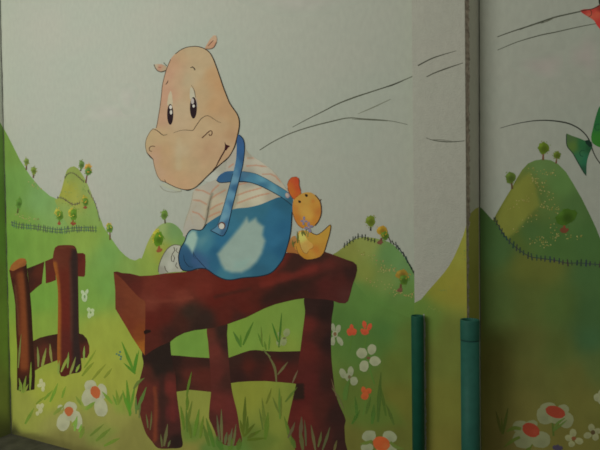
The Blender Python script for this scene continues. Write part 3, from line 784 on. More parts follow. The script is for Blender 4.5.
# overalls
BL, BD, BP = (50, 106, 146), (38, 84, 122), (142, 160, 156)
ov = paint('overalls', area([(191.5, 229.6), (187.4, 233.8), (184.6, 241.6), (181.4, 246.4), (179.6, 251), (178.5, 257.7), (179.7, 265.7), (182.8, 270.2), (190, 270.8), (196, 269), (201, 268.3), (207, 269.4), (211, 272), (215, 275), (219, 277.6), (223.5, 279), (231.7, 279.8), (243.3, 277.7), (252, 277), (260, 276.2), (266, 274.6), (271.7, 272.4), (276.5, 268), (280.3, 263), (284, 256.5), (288.2, 243.4), (290.8, 230), (292, 215), (292.3, 205.5), (290, 201.5), (284, 198.6), (278.7, 197.2), (268, 201.4), (260, 204.6), (248, 207.4), (235, 208.8), (222, 214), (206.7, 223.8), (202.5, 229.4), (198, 230.2)],
      [(200, 235, (58, 111, 136)), (215, 222, (50, 102, 132)), (208, 245, (65, 120, 145)), (202, 240, (89, 133, 147)), (214, 250, (41, 90, 125)), (186, 260, (46, 83, 119)), (195, 262, (58, 86, 128)), (205, 266, (61, 92, 132)), (190, 268, (43, 77, 110)), (240, 213, (56, 105, 130)), (262, 208, (52, 102, 128)), (283, 203, (43, 88, 115)), (275, 215, (48, 100, 134)), (284, 230, (43, 92, 128)), (275, 240, (48, 100, 136)), (282, 250, (39, 86, 121)), (270, 262, (48, 98, 128)), (262, 272, (46, 90, 117)), (225, 275, (61, 113, 136)), (240, 275, (56, 103, 128)), (212, 265, (45, 94, 126)), (232, 225, (56, 109, 138)), (222, 240, (46, 100, 136))],
      [('poly', [(246.7, 217.4), (249, 222), (255.8, 218), (257.5, 221.7), (263.7, 226.7), (262.6, 235), (265.3, 241), (261.7, 253.3), (256.7, 261.7), (250, 268), (241.7, 272.4), (231.7, 272.4), (225, 270), (221, 264), (217.4, 254), (223, 247), (230.6, 238.4), (240.5, 226.4)], BP, 2.6, .97),
       ('poly', [(191.6, 230.4), (196, 231.2), (197.6, 238), (195.5, 246), (192.6, 253), (190, 249), (188, 246), (184.4, 243), (187.4, 235)], (152, 178, 172), 2.0, .95),
       ('poly', [(235, 262), (250, 258), (246, 268), (233, 270)], (132, 164, 162), 4, .5)], res=1.15), 'M', 14, ACRYLIC, t)
paint('outline', [stroke([(206.7, 223.8), (202.5, 229.4), (198, 230.2), (191.5, 229.6), (187.4, 233.8), (184.6, 241.6), (181.4, 246.4), (179.6, 251), (178.5, 257.7), (179.7, 265.7), (182.8, 270.2), (190, 270.8), (196, 269), (201, 268.3), (207, 269.4), (215, 275), (223.5, 279), (231.7, 279.8), (243.3, 277.7), (260, 276.2), (271.7, 272.4), (280.3, 263), (284, 256.5), (288.2, 243.4), (290.8, 230), (292, 212)], 1.0, (28, 40, 52)),
                  stroke([(183.6, 254.5), (184.6, 261), (189, 266.5), (193, 267)], .7, (30, 46, 66), (.4, .4)), stroke([(193, 251), (195, 256), (201, 263), (207.5, 270)], .7, (30, 46, 66), (.3, .8)), stroke([(193.5, 252), (193.4, 256.5), (195.6, 259)], .6, (30, 46, 66), (.3, .3))], 'M', 15, ACRYLIC, ov)
# straps
sp = paint('strap', area([(216.5, 180), (218, 176.8), (221, 174), (225.3, 171.6), (233.3, 170.9), (242.7, 171.4), (252, 172.8), (260, 175.6), (268, 179.4), (276, 184.6), (282, 188.3), (286.7, 191.3), (290, 194), (292.2, 198), (292.6, 206), (288, 202), (284, 198.8), (278.7, 195.2), (273.3, 192.2), (267, 189), (261.3, 186.2), (254.7, 183.6), (248, 181.8), (238.7, 181.3), (230.7, 181.6), (224, 182.3), (219, 182)],
      [(220, 177, (50, 88, 132)), (224, 180, (54, 92, 132)), (245, 174, (71, 108, 139)), (250, 180, (71, 122, 153)), (262, 180, (91, 142, 168)), (275, 188, (93, 142, 164)), (285, 194, (71, 120, 146)), (262, 185, (58, 104, 137)), (278, 186, (65, 110, 139)), (237, 178, (52, 92, 130)), (290, 200, (50, 90, 114))], res=1.3), 'M', 16, ACRYLIC, t)
paint('outline', [stroke([(216.5, 180.4), (219, 182.4), (224, 182.5), (230.7, 181.8), (238.7, 181.5), (248, 182), (254.7, 183.8), (261.3, 186.4), (273.3, 192.4), (284, 199), (292, 205.5)], .8, (34, 50, 64)), stroke([(243, 171.4), (252, 172.8), (260, 175.6), (276, 184.6), (286.7, 191.3), (291, 195)], .5, (62, 80, 92)), stroke([(238, 182), (244, 181.6), (248.5, 182.6)], 1.2, (30, 30, 40), (.4, .2))], 'M', 17, ACRYLIC, sp)
sp = paint('strap', area([(238.4, 134.4), (240.4, 135.2), (242.4, 138), (244, 143), (244.3, 150.7), (243.6, 158), (242.5, 165.5), (240.6, 173.6), (238.6, 181), (235.4, 194), (232, 207.6), (230, 216), (228.4, 223.5), (226.7, 229.7), (222.7, 235.8), (216.6, 233.2), (210.7, 230.4), (213.5, 228.4), (216.7, 226.3), (219, 221), (221, 215), (224, 205), (228.6, 189), (232, 177), (234.2, 168.5), (236, 159.5), (236.6, 149.3), (236.9, 140)],
      [(240, 140, (55, 87, 136)), (240, 150, (53, 91, 141)), (242, 160, (48, 83, 127)), (238, 162, (68, 111, 152)), (237, 172, (88, 131, 163)), (234, 180, (101, 143, 172)), (231, 195, (96, 141, 172)), (228, 207, (101, 146, 175)), (224, 218, (107, 150, 175)), (240, 172, (53, 91, 134)), (236, 188, (55, 93, 131)), (231, 206, (53, 93, 136)), (227, 222, (61, 101, 140)), (218, 231, (85, 127, 158)), (223, 233, (57, 91, 127))], res=1.1), 'M', 18, ACRYLIC, t)
paint('outline', [stroke([(239, 134.8), (242.6, 138.2), (244.2, 143), (244.5, 150.7), (243.8, 158), (242.7, 165.5), (240.8, 173.6), (235.6, 194), (232.2, 207.6), (228.6, 223.5), (226.8, 230), (222.7, 236), (216.4, 233.4), (210.4, 230.4)], .8, (28, 44, 60)), stroke([(210.6, 230.2), (216.6, 226), (221, 215), (228.6, 189), (233, 173.5)], .6, (40, 66, 84))], 'M', 19, ACRYLIC, sp)
bt = paint('button', [ellipse(221.8, 225.6, 3.7, 3.9, (92, 66, 62)), ], 'M', 20, ACRYLIC, sp)
paint('button_face', ellipse(221.6, 226.2, 2.7, 3.0, (190, 186, 182)), 'M', 21, ACRYLIC, bt)
paint('button', [ellipse(287.4, 195.4, 2.2, 2.8, (150, 130, 140), -20), ellipse(287, 195, 1.3, 1.8, (170, 158, 150), -20)], 'M', 19, ACRYLIC, t)

# shoe
so = paint('shoe', area([(180.4, 245.4), (176, 244.6), (172.5, 245.4), (168.7, 247.6), (165.6, 251), (162.8, 256), (160.6, 260.4), (159, 266), (158.2, 271), (159.4, 274), (166, 273), (174, 272), (182.6, 271.2), (180, 266.5), (178.5, 258), (179.4, 251)],
      [(172, 250, (171, 170, 161)), (163, 262, (163, 164, 154)), (162, 270, (144, 141, 134)), (170, 266, (177, 177, 169)), (177, 262, (167, 166, 161)), (176, 270, (161, 160, 152)), (165, 254, (154, 156, 145))], res=1.5), 'M', 13, ACRYLIC, t)
paint('laces', [stroke([(173.8, 247), (174.8, 250.5), (172.5, 253.5), (171.4, 257), (171.6, 261), (173.6, 261.8), (174.6, 258), (173.4, 255.4)], .7, (74, 66, 60)), stroke([(177, 248), (176, 251), (178.4, 253)], .6, (90, 82, 74)), stroke([(176.8, 262.5), (175.4, 266), (178, 268.4)], .7, (84, 78, 70)), stroke([(164.6, 266), (165.6, 270), (168, 272.4)], .7, (86, 80, 70)),
                stroke([(180.4, 245.4), (174, 244.8), (168.7, 247.6), (164.4, 252.8), (160.6, 260.4), (158.6, 267.5), (158.4, 272)], .7, (96, 88, 76))], 'M', 16, ACRYLIC, so)

# head
out = [(175.3, 53.6), (180.5, 49.8), (186.7, 47.3), (195.3, 46.3), (201, 47.3), (205.5, 49.3), (209.6, 52.6), (212.8, 58), (216, 66), (220, 77.5), (223, 86.5), (226.4, 95.3), (230, 103.8), (233, 108), (236.4, 113), (238.8, 118.7), (239.3, 124.5), (238.6, 130), (236.8, 138), (234.6, 146), (231.2, 153.3), (226.7, 159.3), (221.5, 163.4), (216, 168), (209.6, 174), (204, 179.4), (198.7, 184.6), (193.3, 188.4), (186, 189.8), (181, 189.2), (176, 187.4), (170.5, 185), (165, 182), (161, 180.6), (157.4, 175.6), (155.4, 170), (154, 164.7), (153.2, 159.4), (150, 156.4), (146.8, 152.6), (145.4, 146), (146.2, 139.6), (148, 135.4), (150.6, 131), (153, 128.6), (156, 128.2), (157.4, 122.7), (158.8, 114), (160, 106.7), (161.4, 95), (162.3, 86), (164, 78), (166.7, 68.7), (170.6, 59.4)]
hd = paint('head', area(out,
      [(172, 62, (190, 151, 126)), (180, 55, (186, 156, 127)), (190, 50, (186, 163, 134)), (170, 75, (192, 151, 129)), (165, 95, (192, 150, 129)), (163, 118, (188, 150, 127)), (178, 78, (190, 159, 133)), (188, 80, (182, 163, 137)), (198, 72, (186, 165, 137)), (205, 62, (185, 161, 132)), (212, 75, (186, 150, 115)), (210, 88, (185, 151, 118)), (218, 85, (184, 145, 110)), (205, 90, (185, 160, 129)), (182, 110, (187, 164, 138)), (180, 124, (188, 163, 137)), (200, 100, (185, 158, 127)), (215, 105, (184, 148, 114)), (225, 110, (181, 146, 114)), (233, 118, (181, 148, 115)), (222, 125, (182, 154, 124)), (232, 135, (179, 144, 114)), (225, 145, (182, 153, 125)),
       (150, 137, (185, 160, 127)), (149, 145, (184, 160, 127)), (157, 150, (186, 149, 123)), (153, 158, (188, 153, 132)), (160, 140, (187, 160, 127)), (165, 150, (185, 153, 120)), (165, 165, (184, 151, 120)), (175, 140, (187, 160, 129)), (182, 150, (185, 164, 137)), (180, 165, (182, 158, 126)), (190, 140, (186, 161, 132)), (200, 148, (184, 155, 126)), (207, 150, (181, 146, 118)), (205, 158, (182, 150, 122)), (205, 128, (185, 159, 129)), (195, 165, (182, 156, 126)), (215, 150, (182, 150, 122)), (212, 163, (181, 151, 122)), (160, 172, (187, 154, 129)), (170, 180, (190, 154, 125)), (185, 184, (188, 153, 123)), (195, 180, (185, 154, 124)), (178, 175, (185, 153, 122)), (205, 172, (182, 154, 124)), (225, 155, (179, 146, 118))],
      [('line', [(179, 140), (178.6, 158), (178.6, 168)], (186, 168, 141), 4, .5)], res=2.0, step=1.6), 'M', 20, ACRYLIC, t)
paint('outline', [stroke([(175.3, 54), (180.5, 50), (186.7, 47.3), (195.3, 46.3), (201, 47.3), (205.5, 49.3), (209.6, 52.6), (212.8, 58), (216, 66), (220, 77.5), (223, 86.5), (226.4, 95.3), (230, 103.8), (236.4, 113), (238.8, 118.7), (239.3, 124.5), (238.6, 130), (236.8, 138), (234.6, 146), (231.2, 153.3), (226.7, 159.3), (221.5, 163.4), (216, 168), (209.6, 174), (204, 179.4), (198.7, 184.6), (193.3, 188.4), (186, 189.8), (176, 187.4), (165, 182), (161.4, 180.8)], .95, INK, (.7, .6)),
                  stroke([(228.5, 157.2), (221.5, 163.4), (216, 168), (209.6, 174), (204, 179.4), (198.5, 184.7)], 1.3, INK, (.5, .5)),
                  stroke([(183.5, 189.4), (187, 190.2), (191, 189.4)], 1.5, (30, 24, 22), (.3, .3)),
                  stroke([(164.4, 179.5), (166, 182.4), (170.5, 185)], .8, INK2, (.5, .5)), stroke([(161, 180.8), (157.4, 175.8), (155.4, 170), (154, 164.7), (153.2, 159.4)], .6, (120, 96, 76)), stroke([(153.2, 159.4), (150, 156.4), (146.8, 152.6)], 1.2, (46, 40, 36), (.6, .5)), stroke([(146.8, 152.6), (145.4, 146), (146.2, 139.6), (148, 135.4), (150.6, 131), (153, 128.6)], .55, (112, 96, 74)),
                  stroke([(156.2, 128), (157.4, 122.7), (158.8, 114), (160, 106.7), (161.4, 95), (162.3, 86), (164, 78), (166.7, 68.7), (170.6, 59.4)], .7, (104, 84, 70))], 'M', 21, ACRYLIC, hd)
paint('snout_line', [stroke([(152.7, 128.7), (157.3, 130.6), (161.3, 134), (163.3, 135.3), (167.3, 134.4)], .8, INK, (.5, .4)), stroke([(173.5, 132.9), (180, 130.6), (186, 130), (192.7, 130.4), (195.3, 126.9), (198.7, 122), (201, 118.8), (204, 116.7), (208, 115.7), (213.3, 118.6), (218, 121.8), (221, 122.6)], .7, INK2, (.4, .5))], 'M', 21, ACRYLIC, hd)
paint('nostril', stroke([(202, 138), (204.5, 135.7), (207.3, 133), (210, 130.7), (211.8, 131), (212.2, 133), (211.4, 135.2), (209.8, 135.6), (208.9, 134)], 1.0, (80, 50, 40)), 'M', 21, ACRYLIC, hd)
paint('nostril', stroke([(154.9, 146.6), (153, 146), (150.8, 146.4), (149.2, 148), (149.6, 150.6), (151.8, 151.6)], .8, (92, 64, 50)), 'M', 21, ACRYLIC, hd)
paint('mouth', [stroke([(213, 169.8), (216, 166.6), (218, 162.6), (221, 157), (225.6, 149)], 1.3, (54, 30, 28), (.4, 1)), area([(224.6, 141.8), (226.2, 144.6), (230.2, 146), (227.8, 148), (226.4, 150.4), (224.4, 149.8), (225, 146)], (54, 24, 30), sm=False)], 'M', 21, ACRYLIC, hd)
paint('eyebrow', stroke([(190.5, 67.8), (192.5, 66.9), (194.3, 68.4), (195, 70.2)], 1.1, (40, 34, 28), (.7, .9)), 'M', 21, ACRYLIC, hd)
paint('eyebrow', stroke([(168.1, 80.4), (167.2, 82.6), (165.8, 84.6)], .9, (70, 54, 44), (.6, .6)), 'M', 21, ACRYLIC, hd)
paint('eyelid', [area([(190.6, 87), (192.6, 88.2), (194.4, 92.6), (195.2, 98.5), (193, 99.5), (190, 99), (189.8, 93)], (186, 178, 162)), stroke([(191.2, 85), (193.3, 88), (194.8, 92.6), (195.4, 97.5)], .7, (92, 80, 72), (.4, .8))], 'M', 21, ACRYLIC, hd)
paint('eyelid', area([(170.6, 90.6), (171.8, 93), (172.4, 98), (172.6, 105), (169.6, 106), (167.2, 105), (167.8, 99), (168.8, 94)], (192, 178, 156)), 'M', 21, ACRYLIC, hd)
EY = (42, 30, 36)
paint('eye', [ellipse(193.4, 107.8, 3.5, 10.8, EY, 0, n=22)], 'M', 22, ACRYLIC, hd)
paint('eye_highlight', [ellipse(192.5, 101.2, 1.6, 3.0, (176, 166, 168)), ellipse(193.6, 106, 1.2, 1.5, (204, 198, 196)), stroke([(196, 97.5), (196.8, 102), (197, 107)], .5, (170, 160, 160))], 'M', 23, ACRYLIC, hd)
paint('eye', [ellipse(170.2, 114.4, 3.1, 10.4, EY, 0, n=22)], 'M', 22, ACRYLIC, hd)
paint('eye_highlight', [ellipse(170.6, 107.2, 1.4, 2.0, (206, 200, 198)), ellipse(171, 112.3, 1.2, 2.2, (200, 194, 190))], 'M', 23, ACRYLIC, hd)
er = paint('ear', [area([(154, 64.6), (155.3, 68), (157.4, 70.6), (160.7, 71.8), (165.4, 70.4), (167, 68), (165.8, 66.2), (161.6, 64.2), (157.4, 63.9)], [(156, 66, (184, 168, 148)), (160, 67.4, (186, 138, 120)), (164, 69, (180, 158, 134))], res=1.4), stroke([(154, 64.4), (155.3, 68), (157.4, 70.7), (160.7, 71.9), (165.4, 70.6)], .8, (84, 74, 64)), stroke([(163.6, 62.5), (166.4, 65.8)], .6, (100, 104, 92)), stroke([(158.2, 67.2), (161, 67.4)], .8, (150, 100, 90))], 'M', 19, ACRYLIC, t)
paint('ear', [area([(204.7, 48.9), (205.6, 46.6), (207.4, 43.6), (210.4, 38.6), (213.4, 35.4), (215.8, 35.4), (217, 38.5), (216.4, 43), (213.5, 47.3), (209.3, 49)], [(214, 38, (188, 158, 136)), (208, 47, (184, 146, 122)), (214, 45, (188, 140, 116))], res=1.4), stroke([(216.4, 42), (213.5, 47.4), (209.3, 48.9), (205, 48.9)], .6, (110, 84, 72)), stroke([(208.2, 45.9), (210.6, 43.2), (213.4, 40.3)], .9, (96, 66, 56), (.6, .6))], 'M', 19, ACRYLIC, t)

# ------------------------------------------------------------------ duckling
d = thing('painted_duckling', 'yellow duckling with orange beak standing at the hippo back', 'duck', 'M', (310, 259))
YL, YO, YP = (182, 134, 64), (169, 105, 47), (208, 178, 96)
paint('tail', area([(286.4, 252), (288, 246), (290, 240), (292, 236.5), (295, 235.6), (297, 240), (296, 250), (299, 254), (294, 253)], [(290, 247, (146, 92, 49)), (294, 238, (160, 116, 71))], res=2), 'M', 14, ACRYLIC, d)
b = paint('body', area([(298.7, 231), (303, 230.2), (307, 230.8), (311, 232.2), (314, 233.8), (316.7, 234.6), (319, 233.6), (323, 231), (327, 227.6), (330.4, 225), (330.6, 228.5), (329.6, 232.7), (328.4, 237.5), (326.8, 243), (325.4, 248.4), (323.4, 253), (320.2, 256.6), (316.6, 258), (312.3, 259), (307, 259.4), (303.4, 258.2), (300, 255.2), (297.5, 252), (295, 248.6), (294.4, 245.6), (296, 243), (297.4, 239)],
      [(303, 235, YL), (310, 240, (167, 131, 57)), (318, 240, (172, 131, 57)), (326, 233, (170, 131, 56)), (316, 250, YO), (305, 256, (167, 117, 43)), (298, 247, (172, 125, 52)), (322, 248, (167, 122, 52)), (312, 254, (172, 126, 54))], res=1.4), 'M', 15, ACRYLIC, d)
paint('outline', [stroke([(310, 231.8), (316.7, 234.8), (323, 231), (330.4, 224.8), (329.8, 232.7), (326.9, 243), (323.6, 253), (320.2, 256.8)], .7, (60, 44, 34)), stroke([(296, 246), (297.6, 251.8), (300.2, 255.4), (304, 258.4)], .5, (110, 74, 44))], 'M', 17, ACRYLIC, b)
paint('wing', [area([(299.6, 231.6), (302, 232.4), (304.4, 234.4), (306.4, 238), (308.6, 241), (312, 243.4), (313.2, 246), (312.2, 248.2), (309, 249.4), (308, 252), (306.4, 254), (303.6, 252.6), (300.8, 248.4), (299.2, 242), (298.8, 236)], [(302, 238, YP), (306, 246, (177, 144, 79)), (309, 245, (181, 138, 71)), (304, 251, (169, 136, 74))], res=1.6), stroke([(299.4, 240), (300.6, 247), (303.6, 252.4), (306.4, 253.8), (308.4, 251.4)], .6, (130, 92, 50)), stroke([(309.8, 249.2), (312.4, 248.2), (313.4, 246)], .5, (140, 96, 50))], 'M', 17, ACRYLIC, b)
hd = paint('head', area([(293.6, 200), (297, 197), (301, 193.8), (306, 192.4), (311, 192.6), (315, 195), (318.3, 198.8), (320.2, 202.5), (321, 208), (321, 213), (320, 217.2), (318.4, 221), (314.8, 225.4), (310.7, 227.8), (306.6, 228.8), (302.6, 228), (298.6, 225.3), (295, 220), (293, 213.6), (292.5, 206)],
      [(298, 203, YL), (306, 200, (175, 136, 67)), (305, 212, (182, 141, 69)), (315, 205, (177, 125, 57)), (319, 212, (170, 108, 52)), (294, 208, (175, 116, 55)), (296, 219, (172, 107, 47)), (306, 226, (174, 113, 44)), (316, 220, (174, 115, 49)), (313, 198, (169, 128, 64)), (309, 216, (184, 141, 66))],
      [('dot', (313, 201), 2.2, (172, 102, 47), .6), ('dot', (300, 208), 2, (184, 144, 71), .5)], res=1.5), 'M', 18, ACRYLIC, d)
paint('outline', [stroke([(315, 195), (318.3, 198.8), (320.4, 202.5), (321.2, 208), (321.2, 213), (320, 217.6), (318.4, 221.2), (314.8, 225.6)], .8, (72, 50, 36)), stroke([(321, 199), (320, 201), (320.4, 204)], .7, (80, 62, 50)), stroke([(293, 213.6), (295, 220), (298.6, 225.5), (302.6, 228.2)], .6, (120, 72, 40))], 'M', 19, ACRYLIC, hd)
paint('eye', [ellipse(306.4, 195.5, 1.6, 1.3, (44, 34, 26), 30), stroke([(305, 194), (307.6, 196.6)], .6, (44, 34, 26))], 'M', 19, ACRYLIC, hd)
paint('eye', [ellipse(299.6, 201.7, 1.5, 1.2, (44, 34, 26), 30), stroke([(298.2, 200.4), (300.6, 202.8)], .6, (44, 34, 26))], 'M', 19, ACRYLIC, hd)
paint('beak', [area([(294.2, 199.4), (292.4, 197.8), (290.6, 195.8), (289, 192.8), (287.8, 189), (287.2, 184.4), (288.8, 180.2), (291.4, 177.6), (294, 176.8), (296.4, 176.9), (298.4, 178), (299, 181), (299, 185), (299.8, 188), (300.6, 190.4), (301, 193.2), (299.4, 194.8), (297, 196.8)],
               [(289, 186, (177, 92, 42)), (293, 179, (177, 79, 44)), (297, 180, (172, 67, 42)), (298, 188, (175, 75, 42)), (292, 192, (177, 97, 42)), (296, 195, (175, 85, 40))], res=1.5), stroke([(287.3, 185), (288.9, 180.2), (291.5, 177.5), (296.4, 176.8)], .5, (120, 60, 40)), stroke([(298.6, 178.4), (299.1, 181.4), (299, 185), (300.6, 190.4)], .6, (110, 56, 40)), stroke([(287.6, 188), (289.2, 193), (292.4, 198), (294, 199.2)], .7, (110, 60, 44))], 'M', 19, ACRYLIC, d)

# ------------------------------------------------------------------ flowers
def flower(label, plane, layer, petals, rgb, centre=None, stem=None, group=None, cat='flower', name='painted_flower', leaves=(), leaf_rgb=(80, 112, 46), centre_res=None):
    ys = max([p[1] + p[3] for p in petals] + ([q[1] for q in stem[0]] if stem else []))
    xs = sum(p[0] for p in petals) / len(petals)
    t = thing(name, label, cat, plane, (xs, ys), group)
    if stem:
        paint('stem', stroke(stem[0], stem[1], stem[2], (.7, 1.1)), plane, layer, parent=t)
    for q, (x, y, rx, ry, rot) in enumerate(petals):
        edge = tuple(int(c * .88) for c in rgb)
        res = max(1.0, min(rx, ry) / 3)
        paint('petal', ellipse(x, y, rx, ry, rgb, rot, [('dot', (x, y + ry * .5), min(rx, ry) * .7, edge, .5)], res=res, n=14, wob=.07), plane, layer + 1 + q * .3, parent=t)
    if centre:
        paint('flower_centre', area(centre[0], centre[1], centre[2] if len(centre) > 2 else (), res=2.0), plane, layer + 3.2, parent=t)
    for q, lf in enumerate(leaves):
        paint('leaf', stroke(lf[0], lf[1], leaf_rgb, (.9, .2), mid=1.2), plane, layer + 4.2 + q * .3, parent=t)
    return t


def blob(cx, cy, rx, ry, rot=0, point=0.0):
    a = math.radians(rot)
    out = []
    for i in range(10):
        t = 2 * math.pi * i / 10
        x, y = rx * math.cos(t), ry * math.sin(t)
        if y > 0:
            y *= 1 + point * (1 - abs(math.cos(t)))
            x *= 1 - point * .4 * math.sin(t)
        out.append((cx + x * math.cos(a) - y * math.sin(a), cy + x * math.sin(a) + y * math.cos(a)))
    return out


RED = [(0, 0, (206, 92, 62))]
WH = (168, 168, 142)
flower('white daisy with orange red heart lowest near the bottom left corner', 'M', 7, [(63.2, 422.4, 6.6, 8.8, 8), (77, 420, 5.4, 9.2, -10), (70.5, 407, 6.8, 5.4, 0), (60.4, 407.4, 2.8, 2.8, 0), (70, 414.6, 7.4, 6.6, 0)], WH, (blob(68.9, 411, 4.6, 4.4, 0, .35), (172, 94, 58)))
flower('white daisy with orange red heart, upper right of the pair at bottom left', 'M', 7, [(90.5, 386, 6.2, 6.2, -20), (101.6, 391.5, 5.6, 8, 0), (100.8, 407.6, 7, 9.6, -10), (87.4, 397.5, 5.6, 8.6, 10), (95, 396, 7, 8, 0)], WH, (blob(95.4, 392, 5, 6.3, -20, .15), (174, 92, 56)))
flower('small white flower in the grass below the left fence post, upper one', 'M', 7, [(41, 381.6, 2, 3, 0), (43.4, 385, 1.9, 3, 10), (39.6, 385.5, 2.4, 2, 0), (43, 389, 1.8, 2.6, 0)], (182, 186, 140), group=None)
flower('small white flower in the grass below the left fence post, lower one', 'M', 7, [(38.4, 406.5, 2.1, 2.4, 0), (42, 406, 1.9, 2.8, 10), (40.4, 410.5, 2.2, 3, 0), (37.4, 413.4, 1.8, 2.2, 0)], (178, 178, 136))
flower('tiny white blossom beside the fence top rail, upper of two', 'M', 7, [(82.8, 292.5, 1.7, 2.6, -25), (86.8, 291.8, 1.6, 2.8, 20), (84.5, 297.5, 3, 4.4, 0)], (176, 190, 158), (blob(84.6, 296.6, .9, 1.8), (112, 140, 96)))
flower('tiny white blossom beside the fence top rail, lower of two', 'M', 7, [(88.8, 309.6, 1.9, 2.2, 0), (92.4, 310.6, 1.9, 2.2, 0), (89.6, 315, 2.2, 3.4, 10), (92, 314, 2, 2.4, 0)], (176, 190, 150), (blob(90.6, 312.6, 1, 1.1), (120, 146, 90)))
flower('white flower half hidden behind the right bench leg', 'M', 6, [(333, 327.5, 2.2, 4.2, -8), (338.2, 329, 2.6, 4.2, 14), (340, 341, 2.5, 5.2, -30), (332.8, 341, 2.4, 4.8, 4), (335, 334, 3, 3.4, 0)], (132, 136, 114), (blob(335, 334, 1.7, 2), (104, 80, 58)))
flower('large four petal white flower left of the pipe', 'M', 7, [(361.8, 353.2, 5.6, 5.4, 20), (371.8, 349.4, 4.4, 5.4, 20), (375, 361, 5.8, 4.9, 10), (364, 366, 4.6, 6, 12)], (138, 140, 116), (blob(368.4, 358, 2, 1.5), (96, 72, 52)), ([(369, 364), (371, 373), (374.5, 384)], 1.2, (72, 104, 44)))
flower('white flower with dark leaf touching the right bench leg flare', 'M', 7, [(342.8, 373.4, 3.2, 5.4, -20), (350.6, 371.4, 3.2, 5, 4), (354, 381, 4, 4.4, 0), (348, 377, 3, 4, 0)], (128, 132, 108), (blob(349.4, 377, 1.5, 2), (92, 84, 58)), leaves=[([(345, 400), (346, 390), (349.6, 379)], 4.2), ([(343, 393), (345.5, 398)], 2)], leaf_rgb=(72, 98, 44))
flower('white flower seen through the bench under the seat', 'M', 6, [(286.6, 332.6, 3.4, 4.2, 20), (283.6, 341.2, 3.2, 4.6, 10), (278.6, 343, 2.2, 3.4, -20), (279.5, 335, 1.5, 3.4, -15)], (128, 136, 96), (blob(284.4, 338.2, 1.6, 1), (96, 96, 62)))
for lab, x, y, pet in [('red flower, left of two in the grass right of the bench', 351.6, 331, [(350, 332, 3.4, 4, -10), (354, 332, 2.8, 3.6, 10), (351.6, 327.4, 2, 3.2, 0)]),
                       ('red three petal flower, right of two in the grass right of the bench', 366.4, 328, [(364.4, 324.6, 2.2, 4, -10), (369.4, 327, 2.2, 4, 25), (365, 332, 4, 3.2, 0), (362, 330.5, 1.6, 2, 0)]),
                       ('orange red flower low in the grass above the large daisy', 366, 393, [(363.6, 390, 2.4, 3.6, -12), (368.6, 391, 3, 3, 20), (365, 396, 4, 3.8, 0)])]:
    flower(lab, 'M', 7, pet, (168, 72, 48) if y < 380 else (158, 76, 42), None, ([(x, y + 5), (x - 1, y + 14), (x - 3, y + 22)], 1.0, (76, 104, 46)))
flower('large white daisy with orange heart by the left pipe at the bottom edge', 'M', 7, [(369, 436, 7.2, 5.6, -16), (390, 436.6, 7.4, 5.6, 20), (367, 448, 6.6, 5, 0), (391, 449, 6, 5, 0), (380, 455, 7, 6, 0)], (124, 128, 104), (blob(381.4, 443.6, 9, 7, 18, .1), (172, 74, 40), [('dot', (386, 446), 4, (188, 90, 52), .5)]), leaves=[([(372, 441), (366, 443), (360, 444)], 3), ([(390, 442), (396, 447), (404, 449)], 3)], leaf_rgb=(86, 100, 46))
flower('white daisy with red heart on the right wall, lower left of the pair', 'R', 4, [(521, 427, 9, 6.4, 8), (523.5, 439, 10.6, 9.6, 0), (541, 439.5, 9.6, 8.6, 0), (532, 424, 6, 4, 0)], (102, 104, 78), (blob(531, 430, 9.4, 6.6, 28), (118, 48, 34), [('dot', (535, 432), 3, (128, 58, 44), .4)]), ([(533, 440), (530, 446), (525, 456)], 4, (70, 82, 32)), leaves=[([(521, 429), (514, 428), (506, 432)], 3.4), ([(520, 437), (512, 441), (504, 447)], 3)], leaf_rgb=(74, 86, 36))
flower('white daisy with red heart on the right wall, upper right of the pair', 'R', 3, [(546, 414.6, 9, 10.2, 0), (548, 407, 8, 4.6, -10), (566, 420, 7.6, 8.6, 0), (563, 410, 6, 5.5, 0), (556, 418, 8, 6, 0)], (104, 106, 80), (blob(555.4, 412, 10.4, 5.8, 18), (118, 48, 34)), ([(552.2, 415), (552.6, 424), (553.6, 436)], 1.8, (62, 76, 32)), leaves=[([(554, 431), (557, 424), (565, 418)], 2.4), ([(555, 430), (562, 424), (567, 420)], 1.8)], leaf_rgb=(70, 86, 40))
flower('small four petal white flower below the upper right wall daisy', 'R', 5, [(573, 433, 3.6, 4.2, 0), (568.6, 438, 4, 3.2, 20), (579, 441, 4.4, 3.2, 20), (571.6, 444, 3.4, 3.2, 0)], (112, 112, 82), (blob(573.8, 438.4, 2.4, 2), (96, 58, 38)))
flower('white star shaped flower near the bottom right corner', 'R', 5, [(591.5, 427.6, 3.2, 4, -10), (587.6, 435.4, 4.2, 3.2, -10), (597.6, 431, 4.6, 2.8, 0), (595.6, 437, 3.4, 3.6, 0)], (110, 110, 82), (blob(593, 432.4, 2.2, 2.4), (66, 54, 36)))
flower('pale flower on the right wall high at the cut off right edge', 'R', 5, [(597, 397.5, 3.4, 4, 0), (602, 400, 4, 5, 0), (601, 393, 3, 3.4, 0)], (118, 120, 94))
flower('tiny purple flower at the bottom edge between the right wall daisies', 'R', 7, [(554.6, 447.4, 2, 2.2, 0), (557.6, 446.6, 2, 2, 0), (560.6, 448, 2, 2.2, 0), (557.4, 450.6, 2.6, 2.4, 0)], (56, 50, 66))
flower('tiny blue flowers on a sprig left of the bench end', 'M', 7, [(120, 352, 1, 1.1, 0), (119, 355, 1.2, 1, 0), (121, 356.6, 1, 1.1, 0), (116.6, 354, .9, .9, 0), (120.6, 359, 1, 1, 0)], (74, 112, 100))
flower('small purple flower on the duckling chest, upper of two', 'M', 20, [(304, 218.2, 1.1, 2, 0), (302.2, 221, 1.8, 1.1, 0), (306, 221.4, 1.8, 1, 10), (303.4, 223.4, 1, 1.8, 10)], (122, 112, 138), (blob(304, 221, .7, .7), (150, 140, 130)), ([(304.5, 223), (305.6, 229), (306.6, 234)], .8, (110, 118, 62)))
